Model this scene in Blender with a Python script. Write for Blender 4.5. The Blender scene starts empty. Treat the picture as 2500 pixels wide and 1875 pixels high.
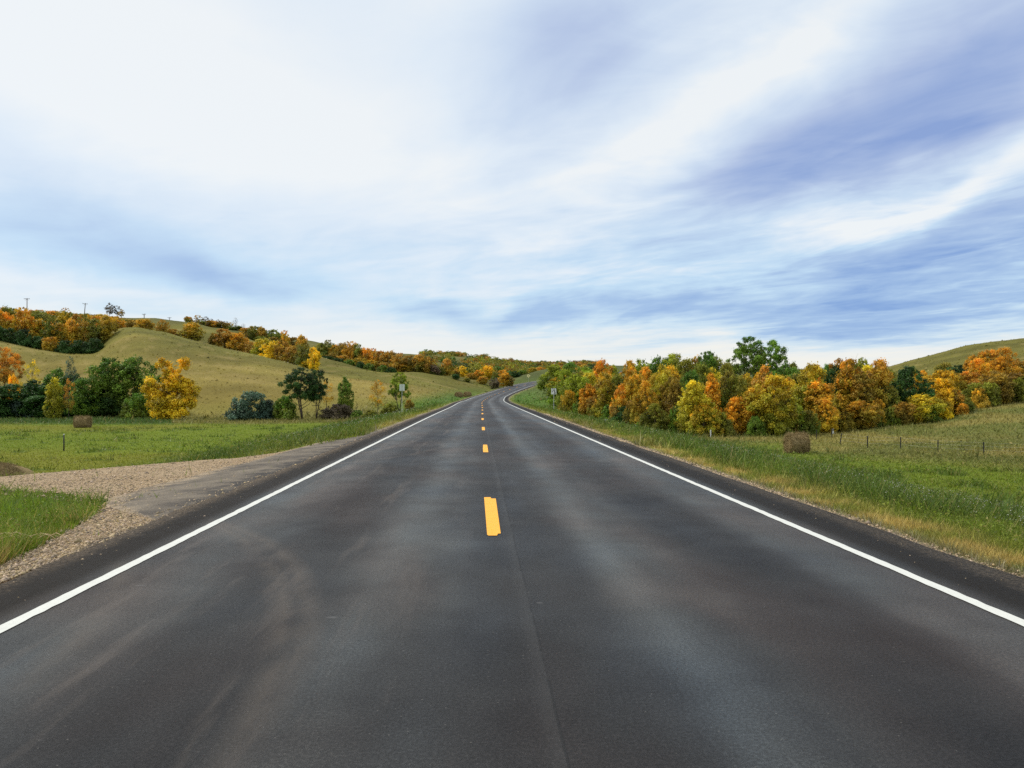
import bpy, math, random
import numpy as np
from mathutils import Vector

SC = bpy.context.scene
COL = SC.collection
FS, CXS, HS = 1865.0, 1250.0, 960.0      # focal length, centre and horizon of the photograph (2500 px wide)
EYE = 1.68

# ------------------------------------------------------------------ camera
cd = bpy.data.cameras.new('camera')
cd.sensor_width = 36.0
cd.lens = 36.0 * FS / 2500.0
cd.shift_y = (HS - 937.5) / 2500.0
cd.clip_start = 0.1
cd.clip_end = 9000.0
cam = bpy.data.objects.new('camera', cd)
cam.location = (0, 0, EYE)
cam.rotation_euler = (math.radians(90), 0, 0)
COL.objects.link(cam)
SC.camera = cam

# ------------------------------------------------------------------ exposure
SC.view_settings.view_transform = 'Standard'
SC.view_settings.look = 'None'
SC.view_settings.exposure = 0.1
SC.view_settings.gamma = 1.0
SC.cycles.max_bounces = 6
SC.cycles.transparent_max_bounces = 4
SC.cycles.use_denoising = False

SUN_AZ, SUN_EL = math.radians(-75), math.radians(48)   # azimuth measured from +Y towards +X


# ------------------------------------------------------------------ node helper
class NT:
    def __init__(self, tree):
        self.t = tree
        tree.nodes.clear()

    def n(self, kind, props=None, **ins):
        nd = self.t.nodes.new(kind)
        for k, v in (props or {}).items():
            setattr(nd, k, v)
        for k, v in ins.items():
            key = int(k[1:]) if k[0] == '_' and k[1:].isdigit() else k.replace('_', ' ')
            self.put(nd.inputs[key], v)
        return nd

    def put(self, sock, v):
        if isinstance(v, bpy.types.NodeSocket):
            self.t.links.new(v, sock)
        elif isinstance(v, bpy.types.Node):
            self.t.links.new(v.outputs[0], sock)
        else:
            if isinstance(v, (tuple, list)) and len(v) == 3 and sock.type == 'RGBA':
                v = (*v, 1)
            sock.default_value = v

    def m(self, op, a, b=0.0, c=0.0, clamp=False):
        nd = self.t.nodes.new('ShaderNodeMath')
        nd.operation = op
        nd.use_clamp = clamp
        self.put(nd.inputs[0], a)
        self.put(nd.inputs[1], b)
        self.put(nd.inputs[2], c)
        return nd.outputs[0]

    def mix(self, f, a, b, blend='MIX'):
        nd = self.t.nodes.new('ShaderNodeMix')
        nd.data_type = 'RGBA'
        nd.blend_type = blend
        self.put(nd.inputs[0], f)
        self.put(nd.inputs[6], a)
        self.put(nd.inputs[7], b)
        return nd.outputs[2]

    def noise(self, vec, scale, detail=3, rough=.55, dist=0.0):
        nd = self.n('ShaderNodeTexNoise', None, Vector=vec, Scale=scale, Detail=detail, Roughness=rough, Distortion=dist)
        return nd.outputs['Fac']

    def ramp(self, f, pts, interp='LINEAR'):
        nd = self.t.nodes.new('ShaderNodeValToRGB')
        cr = nd.color_ramp
        cr.interpolation = interp
        while len(cr.elements) < len(pts):
            cr.elements.new(.5)
        for e, (p, c) in zip(cr.elements, pts):
            e.position = p
            e.color = (*c, 1) if isinstance(c, (tuple, list)) else (c, c, c, 1)
        self.put(nd.inputs[0], f)
        return nd.outputs[0]

    def sstep(self, x, lo, hi):
        nd = self.t.nodes.new('ShaderNodeMapRange')
        nd.interpolation_type = 'SMOOTHSTEP'
        self.put(nd.inputs[0], x)
        nd.inputs[1].default_value = lo
        nd.inputs[2].default_value = hi
        return nd.outputs[0]


# ------------------------------------------------------------------ world: sky with streaky cloud
def build_world():
    w = bpy.data.worlds.new('World')
    SC.world = w
    w.use_nodes = True
    N = NT(w.node_tree)
    geo = N.n('ShaderNodeTexCoord')
    d = geo.outputs['Generated']
    sep = N.n('ShaderNodeSeparateXYZ', None, _0=d)
    x, y, z = sep.outputs
    zc = N.m('MAXIMUM', z, 0.0)
    den = N.m('ADD', zc, .045)
    # cloud-deck plane coordinates, rotated so that the streaks run north-west
    px, py = N.m('DIVIDE', x, den), N.m('DIVIDE', y, den)
    a = math.radians(-38)
    u = N.m('ADD', N.m('MULTIPLY', px, math.sin(a)), N.m('MULTIPLY', py, math.cos(a)))
    v = N.m('SUBTRACT', N.m('MULTIPLY', px, math.cos(a)), N.m('MULTIPLY', py, math.sin(a)))
    cu = N.n('ShaderNodeCombineXYZ', None, _0=N.m('MULTIPLY', u, .22), _1=v, _2=3.7)
    cu2 = N.n('ShaderNodeCombineXYZ', None, _0=N.m('MULTIPLY', u, .62), _1=v, _2=9.1)
    n1 = N.noise(cu.outputs[0], .55, 4, .5, .8)
    n2 = N.noise(cu2.outputs[0], 1.5, 5, .52, 1.0)
    az = N.m('ARCTAN2', x, y)
    el = N.m('ARCTANGENT', N.m('DIVIDE', z, N.m('SQRT', N.m('ADD', N.m('MULTIPLY', x, x), N.m('MULTIPLY', y, y)))))
    # wobble so that broad cloud masses have soft uneven borders
    wv = N.n('ShaderNodeCombineXYZ', None, _0=az, _1=el, _2=0.0)
    w1 = N.m('MULTIPLY', N.m('SUBTRACT', N.noise(wv.outputs[0], 3.0, 4), .5), .22)
    w2 = N.m('MULTIPLY', N.m('SUBTRACT', N.noise(N.n('ShaderNodeVectorMath', {'operation': 'ADD'}, _0=wv.outputs[0], _1=(5, 3, 1)).outputs[0], 4.5, 4), .5), .09)
    azw, elw = N.m('ADD', az, w1), N.m('ADD', el, w2)

    def blob(sx, sy, la, lb, ang, amp):
        """a soft elongated cloud mass; sx, sy: where it stands in the sky (photo px), la, lb half-lengths in degrees"""
        X, Z = (sx - CXS) / FS, (HS - sy) / FS
        a0, e0 = math.atan2(X, 1), math.atan(Z / math.hypot(X, 1))
        c, s = math.cos(math.radians(ang)), math.sin(math.radians(ang))
        da, de = N.m('SUBTRACT', azw, a0), N.m('SUBTRACT', elw, e0)
        p = N.m('DIVIDE', N.m('ADD', N.m('MULTIPLY', da, c), N.m('MULTIPLY', de, s)), math.radians(la))
        q = N.m('DIVIDE', N.m('SUBTRACT', N.m('MULTIPLY', de, c), N.m('MULTIPLY', da, s)), math.radians(lb))
        r = N.m('ADD', N.m('MULTIPLY', p, p), N.m('MULTIPLY', q, q))
        return N.m('MULTIPLY', N.m('EXPONENT', N.m('MULTIPLY', r, -1.0)), amp)
    blobs = [
        (2300, 100, 13, 3.6, 27, .30), (2150, 335, 12, 2.6, 25, .50), (1850, 400, 9, 2.0, 24, .34), (2480, 240, 7, 2.0, 30, .28), (2350, 530, 9, 2.4, 18, .50), (2420, 640, 8, 1.8, 10, .34),
        (1450, 110, 7, 5.5, 25, .34), (1300, 280, 7, 4.5, 20, .15), (2350, 770, 12, 2.6, 4, .40), (1950, 795, 11, 1.6, 2, .42), (1560, 765, 6, 1.2, 2, .44),
        (1250, 772, 5, .9, 8, .42), (1060, 752, 2.6, .9, 0, .30), (2000, 690, 14, 2.2, 6, .22), (2450, 180, 9, 3, 20, .2),
        (600, 690, 9, 1.3, -8, .36), (120, 600, 10, 2.4, -6, .17), (420, 590, 12, 2.4, -4, .14), (150, 440, 9, 3.0, -12, .12), (500, 470, 14, 1.6, -8, .07), (300, 120, 16, 9, 0, -.12), (700, 330, 16, 8, -10, -.14),
        (700, 560, 14, 4, -4, .08), (1300, 640, 16, 4, 3, .10), (430, 770, 9, .8, -3, .18), (1750, 250, 11, 1.8, 30, -.30), (2450, 410, 8, 1.1, 24, -.42), (2100, 560, 9, 1.4, 14, -.25)]
    acc = 0.0
    for b in blobs:
        acc = N.m('ADD', acc, blob(*b))
    side = N.sstep(az, -.35, .6)
    nn = N.m('MULTIPLY', N.m('SUBTRACT', n1, .52), N.m('ADD', .34, N.m('MULTIPLY', side, .45)))
    # rippled layer: short broken bands low on the right
    cu3 = N.n('ShaderNodeCombineXYZ', None, _0=N.m('MULTIPLY', u, .8), _1=N.m('MULTIPLY', v, 1.1), _2=4.2)
    n3 = N.noise(cu3.outputs[0], 2.6, 6, .55, 1.4)
    cu4 = N.n('ShaderNodeCombineXYZ', None, _0=N.m('MULTIPLY', az, 5.0), _1=N.m('MULTIPLY', N.m('SUBTRACT', el, N.m('MULTIPLY', az, .12)), 30.0), _2=1.0)
    n4 = N.noise(cu4.outputs[0], 1.0, 5, .6, .6)
    lowb = N.m('SUBTRACT', 1.0, N.sstep(el, .16, .36))
    rip = N.m('MULTIPLY', N.m('SUBTRACT', n4, .5), N.m('MULTIPLY', lowb, N.m('ADD', .25, N.m('MULTIPLY', side, 1.0))))
    acc = N.m('ADD', acc, N.m('ADD', rip, N.m('MULTIPLY', N.m('SUBTRACT', n3, .5), N.m('ADD', .08, N.m('MULTIPLY', side, .42)))))
    fine = N.m('MULTIPLY', N.m('SUBTRACT', n2, .5), N.m('ADD', .26, N.m('MULTIPLY', side, .55)))
    f = N.m('ADD', N.m('ADD', acc, nn), N.m('ADD', fine, .135))
    low = N.sstep(el, .0, .11)
    f = N.m('MULTIPLY', f, N.m('ADD', .25, N.m('MULTIPLY', low, .75)))
    col = N.ramp(f, [(0.0, (.95, .985, 1.0)), (.16, (.82, .91, 1.0)), (.36, (.66, .775, .94)), (.62, (.49, .595, .83)), (1.0, (.28, .40, .72))])
    col = N.mix(N.m('MULTIPLY', N.m('MULTIPLY', N.m('SUBTRACT', 1.0, N.sstep(el, .10, .30)), .9), N.sstep(f, .12, .4)), col, N.mix(1.0, col, (.86, 1.02, 1.05), 'MULTIPLY'))
    # creamier light low down near the horizon
    warm = N.m('MULTIPLY', N.m('SUBTRACT', 1.0, N.sstep(el, .02, .16)), N.m('SUBTRACT', 1.0, N.m('MULTIPLY', f, 1.6), 0, True))
    col = N.mix(N.m('MULTIPLY', warm, .9), col, (.98, .95, .87))
    sky = N.n('ShaderNodeTexSky', {'sky_type': 'NISHITA', 'sun_disc': False, 'sun_elevation': SUN_EL, 'sun_rotation': SUN_AZ,
                                   'altitude': 500, 'air_density': 1.0, 'dust_density': 1.5, 'ozone_density': 2.0})
    cloud = N.mix(1.0, col, (9.1, 9.1, 9.1), 'MULTIPLY')
    nd = N.t.nodes[-1]
    full = N.mix(.9, sky.outputs[0], cloud)
    bg = N.n('ShaderNodeBackground', None, Color=full, Strength=.1)
    out = N.n('ShaderNodeOutputWorld')
    N.t.links.new(bg.outputs[0], out.inputs[0])


build_world()

sl = bpy.data.lights.new('sun', 'SUN')
sl.energy = 2.7
sl.angle = math.radians(12)
sl.color = (1.0, .93, .82)
sun = bpy.data.objects.new('sun', sl)
dirv = Vector((math.sin(SUN_AZ) * math.cos(SUN_EL), math.cos(SUN_AZ) * math.cos(SUN_EL), math.sin(SUN_EL)))
sun.rotation_euler = (-dirv).to_track_quat('-Z', 'Y').to_euler()
sun.location = (-60, 20, 60)
COL.objects.link(sun)


# ------------------------------------------------------------------ maths helpers
def vnoise(x, y, seed=0):
    x = np.asarray(x, float)
    y = np.asarray(y, float)
    xi, yi = np.floor(x).astype(np.int64), np.floor(y).astype(np.int64)
    fx, fy = x - xi, y - yi
    fx, fy = fx * fx * (3 - 2 * fx), fy * fy * (3 - 2 * fy)

    def h(i, j):
        n = (i * 374761393 + j * 668265263 + int(seed) * 974634777 + 12345) & 0xFFFFFFFF
        n = ((n ^ (n >> 13)) * 1274126177) & 0xFFFFFFFF
        n = n ^ (n >> 16)
        return (n & 0xFFFF) / 65535.0
    a, b, c, d = h(xi, yi), h(xi + 1, yi), h(xi, yi + 1), h(xi + 1, yi + 1)
    return a + (b - a) * fx + (c - a) * fy + (a - b - c + d) * fx * fy


def fbm(x, y, seed=0, octs=4):
    s, amp, tot = 0, 1.0, 0
    for o in range(octs):
        s = s + amp * vnoise(np.asarray(x) * 2 ** o, np.asarray(y) * 2 ** o, seed + o * 17)
        tot += amp
        amp *= .5
    return s / tot


def sst(x, a, b):
    t = np.clip((np.asarray(x, float) - a) / (b - a), 0, 1)
    return t * t * (3 - 2 * t)


# ------------------------------------------------------------------ road alignment (fitted to the photograph)
_kn = np.array([0, 60, 90, 120, 150, 180, 210, 240, 270, 300, 330, 420.])
_kk = np.array([0, .00014, -.0003, .00084, .0007, .00087, .00276, .00356, .00379, .00381, .00384, .00387])
_kz = np.array([0, .104, .096, .23, .267, .748, 1.223, 2.612, 4.797, 6.656, 8.729, 14.948])
RS = np.arange(0, 421, 1.0)
_th = -.04325 + np.r_[0, np.cumsum(np.interp(RS, _kn, _kk))[:-1]]
RX = .28636 + np.r_[0, np.cumsum(np.sin(_th))[:-1]]
RY = np.r_[0, np.cumsum(np.cos(_th))[:-1]]
_z = np.interp(RS, _kn, _kz)
RZ = np.convolve(np.pad(_z, 16, 'edge'), np.ones(33) / 33, 'valid')
RZ = RZ - RZ[0] * np.exp(-RS / 30.0)
back = np.arange(-80, 0, 1.0)
RX = np.r_[RX[0] + back * math.sin(_th[0]), RX]
RY = np.r_[back * math.cos(_th[0]), RY]
RZ = np.r_[back * 0, RZ]
RT = np.r_[back * 0 + _th[0], _th]
RS = np.r_[back, RS]


def road_pt(s, lat):
    """world point at distance s along the road, lat metres right of its centre"""
    th = np.interp(s, RS, RT)
    return np.interp(s, RS, RX) + lat * np.cos(th), np.interp(s, RS, RY) - lat * np.sin(th), np.interp(s, RS, RZ)


def road_near(x, y):
    """signed lateral offset, distance along, road level for arrays of points"""
    x = np.asarray(x, float).ravel()
    y = np.asarray(y, float).ravel()
    L = np.empty(x.size)
    S = np.empty(x.size)
    cx, cy, ct = RX[::2], RY[::2], RT[::2]
    for i in range(0, x.size, 20000):
        xx, yy = x[i:i + 20000, None], y[i:i + 20000, None]
        k = np.argmin((xx - cx) ** 2 + (yy - cy) ** 2, axis=1)
        dx, dy = xx[:, 0] - cx[k], yy[:, 0] - cy[k]
        t, l = dx * np.sin(ct[k]) + dy * np.cos(ct[k]), dx * np.cos(ct[k]) - dy * np.sin(ct[k])
        S[i:i + 20000] = RS[::2][k] + np.clip(t, -1.2, 1.2)
        over = np.abs(t) > 3
        L[i:i + 20000] = np.where(over, np.sign(l + 1e-9) * np.hypot(t, l), l)
    return L, S, np.interp(S, RS, RZ)


# ------------------------------------------------------------------ terrain
def zz(y, D):
    return EYE + (HS - y) * D / FS


def pchip(xk, yk, xq):
    h = np.diff(xk)
    dl = np.diff(yk) / h
    m = np.zeros(len(xk))
    for i in range(1, len(xk) - 1):
        if dl[i - 1] * dl[i] > 0:
            w1, w2 = 2 * h[i] + h[i - 1], h[i] + 2 * h[i - 1]
            m[i] = (w1 + w2) / (w1 / dl[i - 1] + w2 / dl[i])
    m[-1] = dl[-1]
    k = np.clip(np.searchsorted(xk, xq) - 1, 0, len(h) - 1)
    t = np.clip((xq - xk[k]) / h[k], 0, 1)
    return ((2 * t**3 - 3 * t**2 + 1) * yk[k] + (t**3 - 2 * t**2 + t) * h[k] * m[k] + (-2 * t**3 + 3 * t**2) * yk[k + 1] + (t**3 - t**2) * h[k] * m[k + 1])


# each relief line: photo column -> (level z, distance D); measured from the photograph's silhouettes
def line(tab, direct=False):
    xs = np.array([t[0] for t in tab], float)
    D = np.array([t[2] for t in tab], float)
    Z = np.array([t[1] for t in tab], float) if direct else zz(np.array([t[1] for t in tab], float), D)
    return xs, Z, D


K0 = line([(-900, -2.6, 130), (0, -2.8, 134), (600, -2.8, 134), (860, -2.4, 128), (950, -1.6, 122), (1080, -.8, 120), (1200, -.6, 120), (1330, -1.2, 104), (1450, -2.3, 92), (1735, -2.8, 80), (2050, -2.8, 85),
           (2172, -2.2, 88), (2294, -1.7, 92), (2376, -.6, 98), (2500, .6, 104), (2700, 3.0, 106), (3200, 6, 110)], True)
KA = line([(-900, 810, 210), (0, 836, 200), (79, 856, 196), (158, 868, 190), (250, 879, 182), (330, 893, 170), (500, 922, 162), (744, 955, 156), (850, 962, 150), (950, 968, 145), (1080, 968, 150), (1200, 966, 150), (1330, 970, 140),
           (1450, 985, 130), (1735, 985, 130), (2050, 985, 130), (2172, 968, 135), (2294, 950, 140), (2376, 935, 145), (2500, 905, 150), (2700, 880, 150), (3200, 850, 150)])
KB = line([(-900, 800, 240), (0, 838, 235), (79, 850, 235), (158, 862, 235), (235, 850, 236), (271, 808, 234), (300, 801, 234), (334, 799.5, 234), (407, 813, 232), (450, 826, 228), (500, 835.6, 225), (563, 852, 220), (676, 878, 210),
           (744, 896, 200), (789, 907, 192), (857, 922, 180), (925, 935, 175), (1013, 945, 172), (1100, 951, 175), (1200, 957, 180), (1330, 955, 190), (1450, 960, 190), (1735, 950, 190), (2050, 948, 190), (2172, 935, 195), (2294, 910, 200),
           (2376, 892, 200), (2500, 866, 205), (2700, 835, 205), (3200, 800, 210)])
KE = line([(-900, 760, 340), (0, 800, 330), (200, 795, 335), (334, 792, 338), (473, 791, 335), (585, 820.5, 315), (626, 835, 305), (700, 852, 290), (775, 871, 275), (845, 889, 262), (925, 909, 252), (960, 911, 250), (1013, 908.5, 250),
           (1058, 916, 245), (1126, 929.5, 240), (1194, 939, 240), (1240, 936, 262), (1266, 922.7, 312), (1300, 909, 330), (1329, 900.5, 345), (1352, 899, 350), (1400, 903, 350), (1450, 912, 350), (1600, 925, 300), (2000, 920, 270),
           (2100, 908, 262), (2176, 896, 260), (2233, 880, 260), (2294, 863.5, 260), (2355, 848, 260), (2416, 839, 260), (2500, 828, 260), (2700, 800, 260), (3200, 770, 260)])
KG = line([(-900, 740, 430), (0, 766, 430), (150, 771, 430), (305, 779, 435), (384, 780, 440), (452, 786.5, 450), (500, 794, 450), (608, 806, 450), (699, 824, 450), (766, 835, 450), (860, 851, 480), (950, 863, 540), (1013, 868.5, 600),
           (1058, 869, 650), (1092, 870, 650), (1137, 873.5, 650), (1194, 879.5, 650), (1239, 887, 650), (1300, 891, 680), (1352, 890, 700), (1405, 892, 700), (1426, 887, 700), (1449, 892, 700), (1600, 899, 700), (2000, 905, 600),
           (2176, 905, 560), (2294, 885, 560), (2500, 850, 560), (3200, 800, 560)])

AZ = np.radians(np.linspace(-62, 62, 497))
RR = np.exp(np.linspace(math.log(20), math.log(2600), 420))
COLX = CXS + FS * np.tan(AZ)


def build_table():
    T = np.zeros((len(AZ), len(RR)))

    def at(L, i):
        return np.interp(COLX, L[0], L[i])
    vals = []
    for L in (K0, KA, KB, KE, KG):
        z, D = at(L, 1), at(L, 2)
        kz = np.array([.25, .5, .25])
        z = np.convolve(np.pad(z, 1, 'edge'), kz, 'valid')
        vals.append((z, D))
    for i in range(len(AZ)):
        c = math.cos(AZ[i])
        (z0, D0), (za, Da), (zb, Db), (ze, De), (zg, Dg) = [(v[0][i], v[1][i]) for v in vals]
        px = COLX[i]
        dipB = 3.0 * float(np.interp(px, [-200, 230, 300, 700, 900, 1300, 2000], [0, 0, 1, 1, .5, 0, 0]))
        dipE = 4.0 * float(np.interp(px, [-200, 350, 470, 900, 1150, 1266, 1300, 1450, 2100, 2200, 2600], [0, 0, .8, 1, .2, .3, 1, 1, 0, 1, 1]))
        dB, dE = Db + (De - Db) * .3, De + (Dg - De) * .25
        mB = zb + (ze - zb) * .3 - dipB
        mE = ze + (zg - ze) * .22 - dipE
        xk = np.array([0, 50, D0, Da, Db, dB, De, dE, Dg, Dg + 150, 4000]) / max(c, .45)
        yk = np.array([-2.8, -2.8, z0, za, zb, mB, ze, mE, zg, zg - 6, zg - 30])
        T[i] = pchip(xk, yk, RR)
    return T


TAB = build_table()
DRX = np.array([-60, -30, -14, -9, -4])       # driveway level along its length
DRZ = np.array([-2.7, -2.1, -.62, -.26, -.03])


def drive_edges(X):
    near = np.interp(X, [-40, -11, -8.2, -6.8, -6.1, -5.3, -5.05, -4.9, -4.8], [17.6, 16.4, 14.2, 12.9, 11.3, 8.6, 7.2, 5.0, 2.0])
    far = np.interp(X, [-40, -14, -8, -6.6, -5.9, -5.4], [22.0, 21.0, 22.2, 25.5, 29.5, 33.0])
    return near, far


def height(x, y, under=False):
    x = np.asarray(x, float)
    y = np.asarray(y, float)
    shp = x.shape
    x, y = x.ravel(), y.ravel()
    a = np.arctan2(x, y)
    r = np.hypot(x, y)
    ac = np.clip(a, AZ[0], AZ[-1])
    fi = (ac - AZ[0]) / (AZ[1] - AZ[0])
    i = np.clip(fi.astype(int), 0, len(AZ) - 2)
    fi = fi - i
    fj = (np.log(np.clip(r, RR[0], RR[-1])) - math.log(RR[0])) / (math.log(RR[1]) - math.log(RR[0]))
    j = np.clip(fj.astype(int), 0, len(RR) - 2)
    fj = fj - j
    z = (TAB[i, j] * (1 - fi) + TAB[i + 1, j] * fi) * (1 - fj) + (TAB[i, j + 1] * (1 - fi) + TAB[i + 1, j + 1] * fi) * fj
    z = np.where(r < RR[0], -2.8, z)
    fade = 1 - sst(np.abs(a), math.radians(60), math.radians(110))
    z = -2.8 + (z + 2.8) * fade
    z = z + (fbm(x / 9, y / 9, 3) - .5) * .35 * sst(r, 10, 60) + (fbm(x / 10, y / 16, 13) - .5) * .9 * sst(r, 135, 190) + (fbm(x / 40, y / 40, 8) - .5) * (1.2 * sst(r, 120, 260))
    L, S, zr = road_near(x, y)
    d = np.abs(L)
    emb = zr - np.where(d < 6, .03 + (d - 4.45) * .06, .123 + (d - 6) * .2)
    cut = np.maximum(emb, zr - .45 + np.maximum(d - 7.5, 0) * .25)
    z = np.clip(z, emb, cut)
    # the driveway's causeway on the left
    nr, fr = drive_edges(x)
    out = np.maximum(np.maximum(nr - y, y - fr), 0)
    zd = np.interp(x, DRX, DRZ) - out * np.where(y < nr, .10, .24)
    z = np.where((L < -4.0) & (x < -3.5) & (y > -30) & (y < 60), np.maximum(z, np.minimum(zd, emb + 3.0)), z)
    z = np.where((L < -4.4) & (L > -12) & (y < 16) & (y > -30), np.maximum(z, zr - .06 - (d - 4.45) * .085), z)
    if under:
        z = np.where(d < 4.35, zr - .2, z)
        ins = (x < -4.4) & (y > nr + .25) & (y < fr - .25) & (x > -58)
        z = np.where(ins & (d > 4.4), z - .06, z)
    return z.reshape(shp)


def zone_color(x, y, jitter=0.0, rng=None):
    """real surface colour of the ground cover (albedo) and grass height per point"""
    a = np.arctan2(x, y)
    px = CXS + FS * np.tan(np.clip(a, -1.3, 1.3))
    r = np.hypot(x, y)
    D = np.maximum(y, 1)
    L, S, zr = road_near(x, y)
    d = np.abs(L)
    n1, n2, n3 = fbm(x / 7, y / 7, 21), fbm(x / 2.2, y / 2.2, 33), fbm(x / 25, y / 25, 41)
    c = np.empty((x.size, 3))
    fieldL, fieldR = np.array([.138, .182, .012]), np.array([.130, .172, .014])
    olive, gold, verge, dry = np.array([.148, .136, .028]), np.array([.29, .22, .058]), np.array([.122, .164, .015]), np.array([.44, .31, .10])
    lush = np.array([.050, .092, .012])
    h = np.full(x.size, .09)
    c[:] = np.where((px < 1250)[:, None], fieldL, fieldR)
    c = c * (1 - (sst(n3, .45, .75) * .55)[:, None]) + np.array([.19, .17, .02]) * (sst(n3, .45, .75) * .55)[:, None]
    # clumpy lush weeds on the embankments
    wl = (1 - sst(d, 17, 25)) * sst(d, 5, 6.5)
    k = sst(n2, .5, .68) * wl
    c = c * (1 - wl[:, None]) + verge * wl[:, None]
    c = c * (1 - k[:, None] * .85) + lush * k[:, None] * .85
    h = h + wl * (.05 + .24 * sst(n2, .42, .7))
    c += (sst(n1, .55, .75) * wl * .5)[:, None] * (np.array([.19, .18, .035]) - c)
    # dark tufts out in the fields
    tf = sst(fbm(x / 2.0, y / 1.6, 57), .60, .70) * sst(r, 12, 25) * (1 - sst(r, 100, 125))
    c = c * (1 - tf[:, None] * .6) + lush * tf[:, None] * .6
    h = h + tf * .28
    # olive rough grass around the right-hand fence and at the field margin
    fr = sst(px, 1850, 2050) * sst(D + (px - 1900) * .02, 52, 62)
    fr = np.maximum(fr, sst(px, 1600, 1750) * sst(D, 62, 72)) * sst(d, 10, 18)
    ro = np.array([.135, .142, .032]) + sst(n1, .4, .6)[:, None] * (np.array([.22, .19, .05]) - np.array([.135, .142, .032]))
    c = c * (1 - fr[:, None]) + ro * fr[:, None]
    h = h + fr * .16
    mg = sst(D, 106, 116) * (1 - sst(D, 138, 150)) * (px < 1000) * (1 - sst(px, 880, 1000))
    mc = np.where((px < 420)[:, None], np.array([.045, .085, .02]), np.array([.17, .15, .045]))
    c = c * (1 - mg[:, None] * .85) + mc * mg[:, None] * .85
    h = h + mg * .35
    # open hillsides
    hl = sst(D, 132, 150)
    g1 = (1 - sst(D, 160, 205)) * .75 + sst(n3, .45, .75) * .4
    g1 = np.where(px > 1900, .15 * g1, g1)
    hc = olive + (gold - olive) * np.clip(g1, 0, 1)[:, None]
    hc = hc * (1 + (fbm(x / 55, y / 5, 71) - .5) * .7 + (fbm(x / 12, y / 12, 72) - .5) * .5)[:, None]
    tr_ = sst(fbm(x / 90, y / 7, 75), .60, .66) * (1 - sst(fbm(x / 90, y / 7, 75), .66, .70))
    hc = hc + tr_[:, None] * .45 * (np.array([.33, .25, .09]) - hc)
    kn = (px > 1200) & (px < 2000)
    hc[kn] = np.array([.105, .12, .035]) * (1 + (n3[kn] - .5) * .4)[:, None]
    far = sst(D, 280, 420)[:, None]
    hc = hc * (1 - far * .5) + np.array([.085, .10, .035]) * far * .5
    c = c * (1 - hl[:, None]) + hc * hl[:, None]
    h = h * (1 - hl) + .2 * hl
    # verge beside the far curve stays green
    vg = (1 - sst(d, 8, 16)) * sst(D, 90, 130) * (1 - .7 * sst(D, 190, 260))
    c = c * (1 - vg[:, None]) + np.array([.085, .15, .024]) * vg[:, None]
    # strip of straw-coloured grass next to the asphalt
    edge = 4.55 + (fbm(S / 3, S * 0, 5) - .5) * .5
    wdt = np.where(L > 0, .62, .6) * (.55 + .9 * fbm(S / 2.2, S * 0 + 4, 6))
    st = sst(d, edge + .25, edge + .5) * (1 - sst(d, edge + wdt, edge + wdt + .9))
    st = st * (.2 + .8 * sst(fbm(x / .7, y / .7, 37), .32, .6)) * np.where(L > 0, 1, sst(S, 30, 40) * .7) * (1 - .62 * sst(D, 18, 70))
    c = c * (1 - st[:, None] * .8) + dry * st[:, None] * .8
    h = h * (1 - st) + .085 * st
    gr = (1 - sst(d, edge + .15, edge + .5)) * (d > 4)
    c = c * (1 - gr[:, None]) + np.array([.25, .20, .145]) * gr[:, None]
    return c, h, (L, S, zr, px, D, gr)


# ------------------------------------------------------------------ object helpers
def new_mesh(name, V, Fc, cols=None, uv=None, smooth=False):
    """V (n,3); Fc (m,k) int array of equal-size faces, or list of such arrays"""
    me = bpy.data.meshes.new(name)
    V = np.asarray(V, np.float32)
    Fl = Fc if isinstance(Fc, list) else [Fc]
    Fl = [np.asarray(f, np.int32) for f in Fl if len(f)]
    nl = sum(f.size for f in Fl)
    nf = sum(len(f) for f in Fl)
    me.vertices.add(len(V))
    me.vertices.foreach_set('co', V.ravel())
    me.loops.add(nl)
    me.loops.foreach_set('vertex_index', np.concatenate([f.ravel() for f in Fl]))
    me.polygons.add(nf)
    tot = np.concatenate([np.full(len(f), f.shape[1], np.int32) for f in Fl])
    st = np.r_[0, np.cumsum(tot)[:-1]].astype(np.int32)
    me.polygons.foreach_set('loop_start', st)
    me.polygons.foreach_set('loop_total', tot)
    if smooth:
        me.polygons.foreach_set('use_smooth', np.ones(nf, bool))
    me.update(calc_edges=True)
    if cols is not None:
        at = me.color_attributes.new('col', 'FLOAT_COLOR', 'POINT')
        cc = np.ones((len(V), 4), np.float32)
        cc[:, :3] = cols
        at.data.foreach_set('color', cc.ravel())
    if uv is not None:
        l = me.uv_layers.new(name='uv')
        vi = np.concatenate([f.ravel() for f in Fl])
        l.data.foreach_set('uv', np.asarray(uv, np.float32)[vi].ravel())
    me.validate()
    return me


def obj(name, me, mat=None, parent=None, loc=None):
    o = bpy.data.objects.new(name, me)
    COL.objects.link(o)
    if mat is not None:
        if not isinstance(mat, (list, tuple)):
            mat = [mat]
        if len(me.materials) == 0:
            for m_ in mat:
                me.materials.append(m_)
    if parent is not None:
        o.parent = parent
    if loc is not None:
        o.location = loc
    return o


def empty(name, loc, rz=0.0):
    o = bpy.data.objects.new(name, None)
    o.empty_display_size = .3
    COL.objects.link(o)
    o.location = loc
    o.rotation_euler = (0, 0, rz)
    return o


def tag(o, label=None, cat=None, group=None, kind=None):
    if label:
        o['label'] = label
    if cat:
        o['category'] = cat
    if group:
        o['group'] = group
    if kind:
        o['kind'] = kind
    return o


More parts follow.
